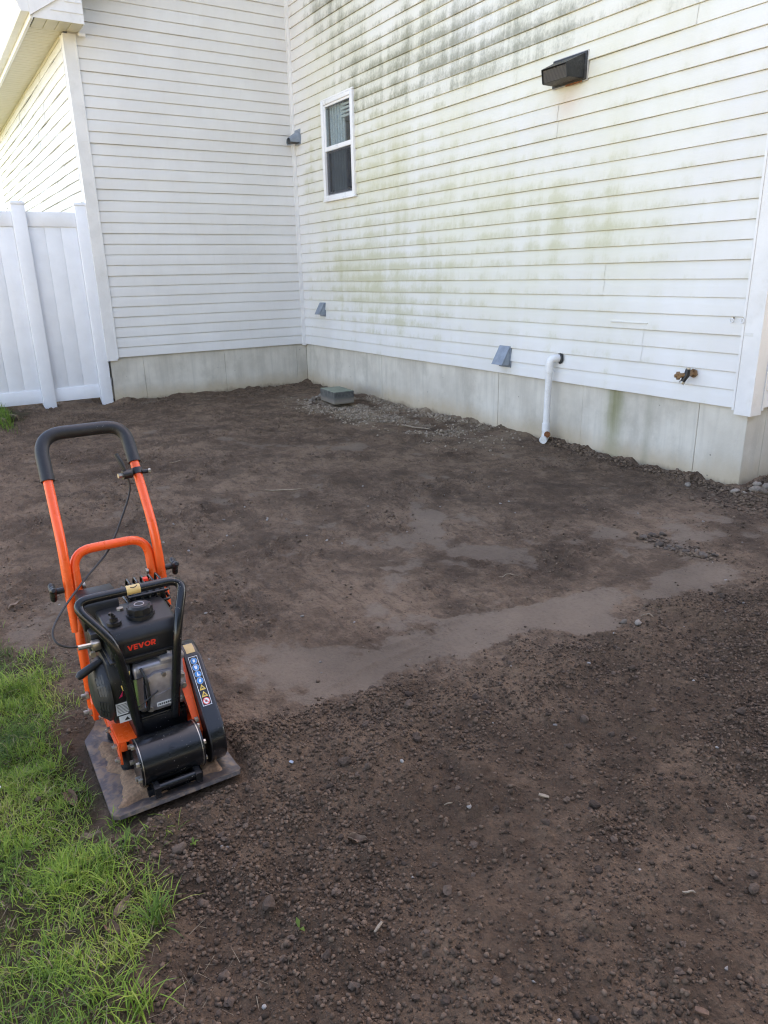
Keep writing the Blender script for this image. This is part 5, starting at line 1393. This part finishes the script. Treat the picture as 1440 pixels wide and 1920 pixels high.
def leaf(x, y, l, rz, mat, label, curl=0.35, group=None):
    q = B(); rows = []
    for i in range(7):
        t = i / 6; w = 0.42 * l * math.sin(math.pi * (0.08 + 0.90 * t)) * (1 - 0.25 * t)
        zc = 0.10 * l * math.sin(t * 4.0) + 0.15 * l * t * t
        rows.append([q.bm.verts.new((l * (t - 0.5), s_k * w * 0.5, zc + abs(s_k) ** 1.5 * curl * l * 0.5 * (1 + 0.5 * math.sin(t * 9)))) for s_k in (-1, -0.45, 0, 0.45, 1)])
    for a, b_ in zip(rows, rows[1:]):
        for k_ in range(4): q.bm.faces.new((a[k_], b_[k_], b_[k_ + 1], a[k_ + 1]))
    solid(q.bm, geom=list(q.bm.faces), thickness=0.0006)
    o = q.done('dry_leaf', mat, None, 60); o.location = (x, y, gz(x, y) + 0.004); o.rotation_euler = (random.uniform(-.4, .4), random.uniform(-.3, .3), rz); return tag(o, label, 'leaf', group)
leaf(6.83, -3.27, 0.045, 0.9, 'leafdry', 'curled pale pinkish dry leaf on the loose soil below the middle', 0.6)
leaf(6.73, -3.775, 0.05, 2.2, 'leafdry', 'dry tan leaf half hidden at the edge of the grass', 0.3)
leaf(6.78, -3.80, 0.055, 0.4, 'leafbrown', 'dark brown leaf on the grass edge, lower of the pair', 0.4)
leaf(6.50, -3.79, 0.05, 1.2, 'leafdry', 'tan leaf standing in the grass left of the plate corner', 0.5)
leaf(6.33, -3.80, 0.07, 0.2, 'leafbrown', 'brown leaf lying in the grass beside the steel plate', 0.4)
leaf(6.97, -3.90, 0.035, 1.9, 'leafbrown', 'rusty leaf deep in the bottom left grass', 0.4)
leaf(3.35, -2.92, 0.04, 0.7, 'leafdry', 'small pale leaf on the compacted soil behind the handle', 0.3)
leaf(4.55, -2.42, 0.03, 2.7, 'leafdry', 'tiny pale leaf lying near the long twig', 0.3)
leaf(4.95, -3.78, 0.06, 1.7, 'leafdry', 'dry leaf in the straw at the left edge behind the compactor', 0.3)
def sprout(x, y, s, n_, label):
    VV, FF = [], []; base = 0
    for i in range(n_):
        a = i * 2.4 + random.random(); l = s * random.uniform(0.7, 1.2)
        d = Vector((math.cos(a), math.sin(a), 0)); w = Vector((-d.y, d.x, 0)) * l * 0.28
        z = gz(x, y); p0 = Vector((x, y, z)); p1 = p0 + d * l * 0.5 + Vector((0, 0, l * 0.75)); p2 = p0 + d * l * 1.15 + Vector((0, 0, l * 0.8))
        for v_ in (p0, p1 - w, p2, p1 + w): VV.append(v_[:])
        FF.append([base, base + 1, base + 2, base + 3]); base += 4
    o = link_mesh('sprout', np_mesh('sprout', VV, FF, dict(rnd=np.random.default_rng(3).uniform(0, 1, len(VV)))), 'sprout'); tag(o, label, 'plant', 'seedlings at the grass edge')
sprout(6.54, -3.72, 0.022, 6, 'bright green leafy seedling between the grass and the clods')
sprout(6.66, -3.60, 0.018, 4, 'small yellow green seedling out on the bare soil')
sprout(6.98, -3.49, 0.018, 2, 'tiny two-leaved seedling near the bottom of the soil')

# ================================================================== grass
def blades(name, x, y, h, wd, mat, label, rnd, lean=0.75, flat=False):
    n = len(x); z = ground(x, y); a = rng.uniform(0, 6.283, n); le = np.abs(rng.normal(lean, 0.35, n))
    dx, dy = np.cos(a), np.sin(a); wx, wy = -dy, dx
    V = np.zeros((n, 7, 3))
    for k, t in enumerate((0.0, 0.38, 0.72)):
        out = h * le * t ** 1.6; hh = h * t * (1 - 0.35 * le * t).clip(0.25) if not flat else 0.004 + h * 0.06 * t
        w = wd * (1 - 0.45 * t)
        for s_k in (0, 1):
            sg = -0.5 if s_k == 0 else 0.5
            V[:, k * 2 + s_k, 0] = x + dx * out + wx * w * sg; V[:, k * 2 + s_k, 1] = y + dy * out + wy * w * sg; V[:, k * 2 + s_k, 2] = z - 0.003 + hh
    V[:, 6, 0] = x + dx * h * le; V[:, 6, 1] = y + dy * h * le; V[:, 6, 2] = z + (h * (1 - 0.45 * le).clip(0.1) if not flat else 0.004)
    b0 = (np.arange(n) * 7)[:, None]
    t = np.array([[0, 1, 3], [0, 3, 2], [2, 3, 5], [2, 5, 4], [4, 5, 6]])
    F_ = (b0[:, :, None] + t[None]).reshape(-1, 3)
    o = link_mesh(name, np_mesh(name, V.reshape(-1, 3), F_, dict(rnd=np.repeat(rnd, 7))), mat)
    return tag(o, label, 'grass' if 'grass' in name else 'litter', kind='stuff')
def d_grass(x, y):
    g = sst(np.interp(x, GRASS[:, 0], GRASS[:, 1]) + fbm(x * 4, y * 4, 9, 4) * 0.20 - y, -0.04, 0.16)
    cl_ = sst(fbm(x * 7, y * 7, 81, 4), -0.55, 0.40)
    far = 1 - sst(-x, -5.45, -4.9) * (1 - sst(-x, -0.95, -0.7)) * (0.88 - 0.25 * np.exp(-((x - 4.6) / 0.7) ** 2))
    return g * (0.14 + 0.86 * cl_) * far * (1 - ((np.abs(x - MX) < 0.26) & (np.abs(y - MY) < 0.19)))
def grass_area(n, x0, x1, y0, y1):
    x = rng.uniform(x0, x1, n); y = rng.uniform(y0, y1, n)
    k = (rng.uniform(0, 1, n) < d_grass(x, y)) & ~((x < -0.03) & (y > LW)) & ~((np.abs(x + 0.065) < 0.07) & (y > -2.98)); return x[k], y[k]
xa, ya = grass_area(125000, 5.0, 7.5, -4.25, -3.45); xb, yb = grass_area(26000, -0.8, 8.2, -5.1, -2.9)
x = np.concatenate([xa, xb]); y = np.concatenate([ya, yb])
tone = np.clip(0.44 + fbm(x * 4.0, y * 4.0, 85, 3) * 0.85 + rng.normal(0, 0.20, len(x)), 0, 0.93)
tone = np.where(rng.uniform(0, 1, len(x)) < 0.06, 1.0, tone)
hh = rng.uniform(0.016, 0.052, len(x)) * (0.75 + sst(fbm(x * 5, y * 5, 87, 3), -0.3, 0.6) * 0.55)
blades('grass', x, y, hh, rng.uniform(0.0011, 0.0032, len(x)), 'grass', 'short bright green grass along the left side of the soil', tone, 0.8)
n = 900; x = rng.normal(0.42, 0.22, n); y = -3.34 - np.abs(rng.normal(0, 0.16, n))
blades('tall_grass', x, y, rng.uniform(0.07, 0.17, n), rng.uniform(0.003, 0.005, n), 'grass', 'taller grass tuft in front of the white fence', rng.uniform(0, 0.6, n), 0.5)
xt, yt = grass_area(16000, 4.6, 7.5, -4.25, -3.4)
blades('thatch_litter', xt, yt, rng.uniform(0.015, 0.05, len(xt)), rng.uniform(0.0010, 0.0022, len(xt)), 'strawstuff', 'dead straw thatch lying between the grass blades', rng.uniform(0, 0.8, len(xt)), 1.0, True)
# straw and dead grass at the border
def d_straw(x, y):
    b_ = np.interp(x, GRASS[:, 0], GRASS[:, 1]); return np.exp(-((y - b_ - 0.06) / 0.16) ** 2) * sst(fbm(x * 3, y * 3, 91, 3), -0.1, 0.4)
x = rng.uniform(3.0, 7.4, 9000); y = rng.uniform(-4.2, -3.3, 9000); k = (rng.uniform(0, 1, 9000) < d_straw(x, y) * 0.6) & place_ok(x, y)
blades('straw_litter', x[k], y[k], rng.uniform(0.015, 0.045, k.sum()), rng.uniform(0.0008, 0.0016, k.sum()), 'strawstuff', 'dry straw strewn between the grass and the soil', rng.uniform(0, 1, k.sum()), 1.0, True)
x = rng.uniform(2.0, 7.6, 260); y = rng.uniform(-3.7, -0.9, 260); k = place_ok(x, y)
blades('straw_bits', x[k], y[k], rng.uniform(0.012, 0.035, k.sum()), rng.uniform(0.0008, 0.0014, k.sum()), 'strawstuff', 'stray bits of straw scattered over the soil', rng.uniform(0, 1, k.sum()), 1.0, True)
# tufts standing on their own
TU = [(6.98, -3.80, 'bright grass tuft standing at the bottom left soil edge', 40, 0.075), (6.80, -3.72, 'bluish green grass tuft spreading over the soil edge', 60, 0.07), (6.46, -3.72, 'yellow green grass tuft beside the front corner of the plate', 34, 0.055)]
for i, (x, y, lab, n, h) in enumerate(TU):
    xx = x + rng.normal(0, 0.016 if n > 10 else 0.012, n); yy = y + rng.normal(0, 0.014, n)
    o = blades('grass_tuft', xx, yy, rng.uniform(0.6, 1.0, n) * h, rng.uniform(0.002, 0.004, n), 'grass', lab, rng.uniform(0.35, 0.9, n) if i != 1 else rng.uniform(0.0, 0.35, n), 0.7)
    del o['kind']; o['category'] = 'grass tuft'; o['group'] = 'grass tufts at the soil edge'

# ================================================================== unseen trees, added to shade the walls that face the open side
nt_ = 26000
ty = rng.uniform(-11.0, 16.0, nt_); lob = 1 + 0.22 * np.sin(ty * 1.7) + 0.12 * np.sin(ty * 4.1 + 1.0)
tz = rng.uniform(0.0, 1.0, nt_) ** 0.8 * 6.6 * lob; tx = 15.0 + rng.normal(0, 0.75, nt_) * (1.1 - tz / 12.0)
P = np.stack([tx, ty, tz], 1)
t1 = rng.normal(size=(nt_, 3)); t1 /= np.linalg.norm(t1, axis=1)[:, None]; t2 = np.cross(t1, rng.normal(size=(nt_, 3))); t2 /= np.linalg.norm(t2, axis=1)[:, None]
s1 = rng.uniform(0.10, 0.22, nt_)[:, None]
V = np.stack([P - t1 * s1, P + t2 * s1 * 0.6, P + t1 * s1, P - t2 * s1 * 0.6], 1).reshape(-1, 3)
o = link_mesh('added_treeline', np_mesh('added_treeline', V, np.arange(nt_ * 4).reshape(-1, 4), dict(rnd=np.repeat(rng.uniform(0, 1, nt_), 4))), 'evergreen')
tag(o, 'dense dark evergreen trees out of view, added to shade the walls facing the open side', 'trees', kind='stuff')
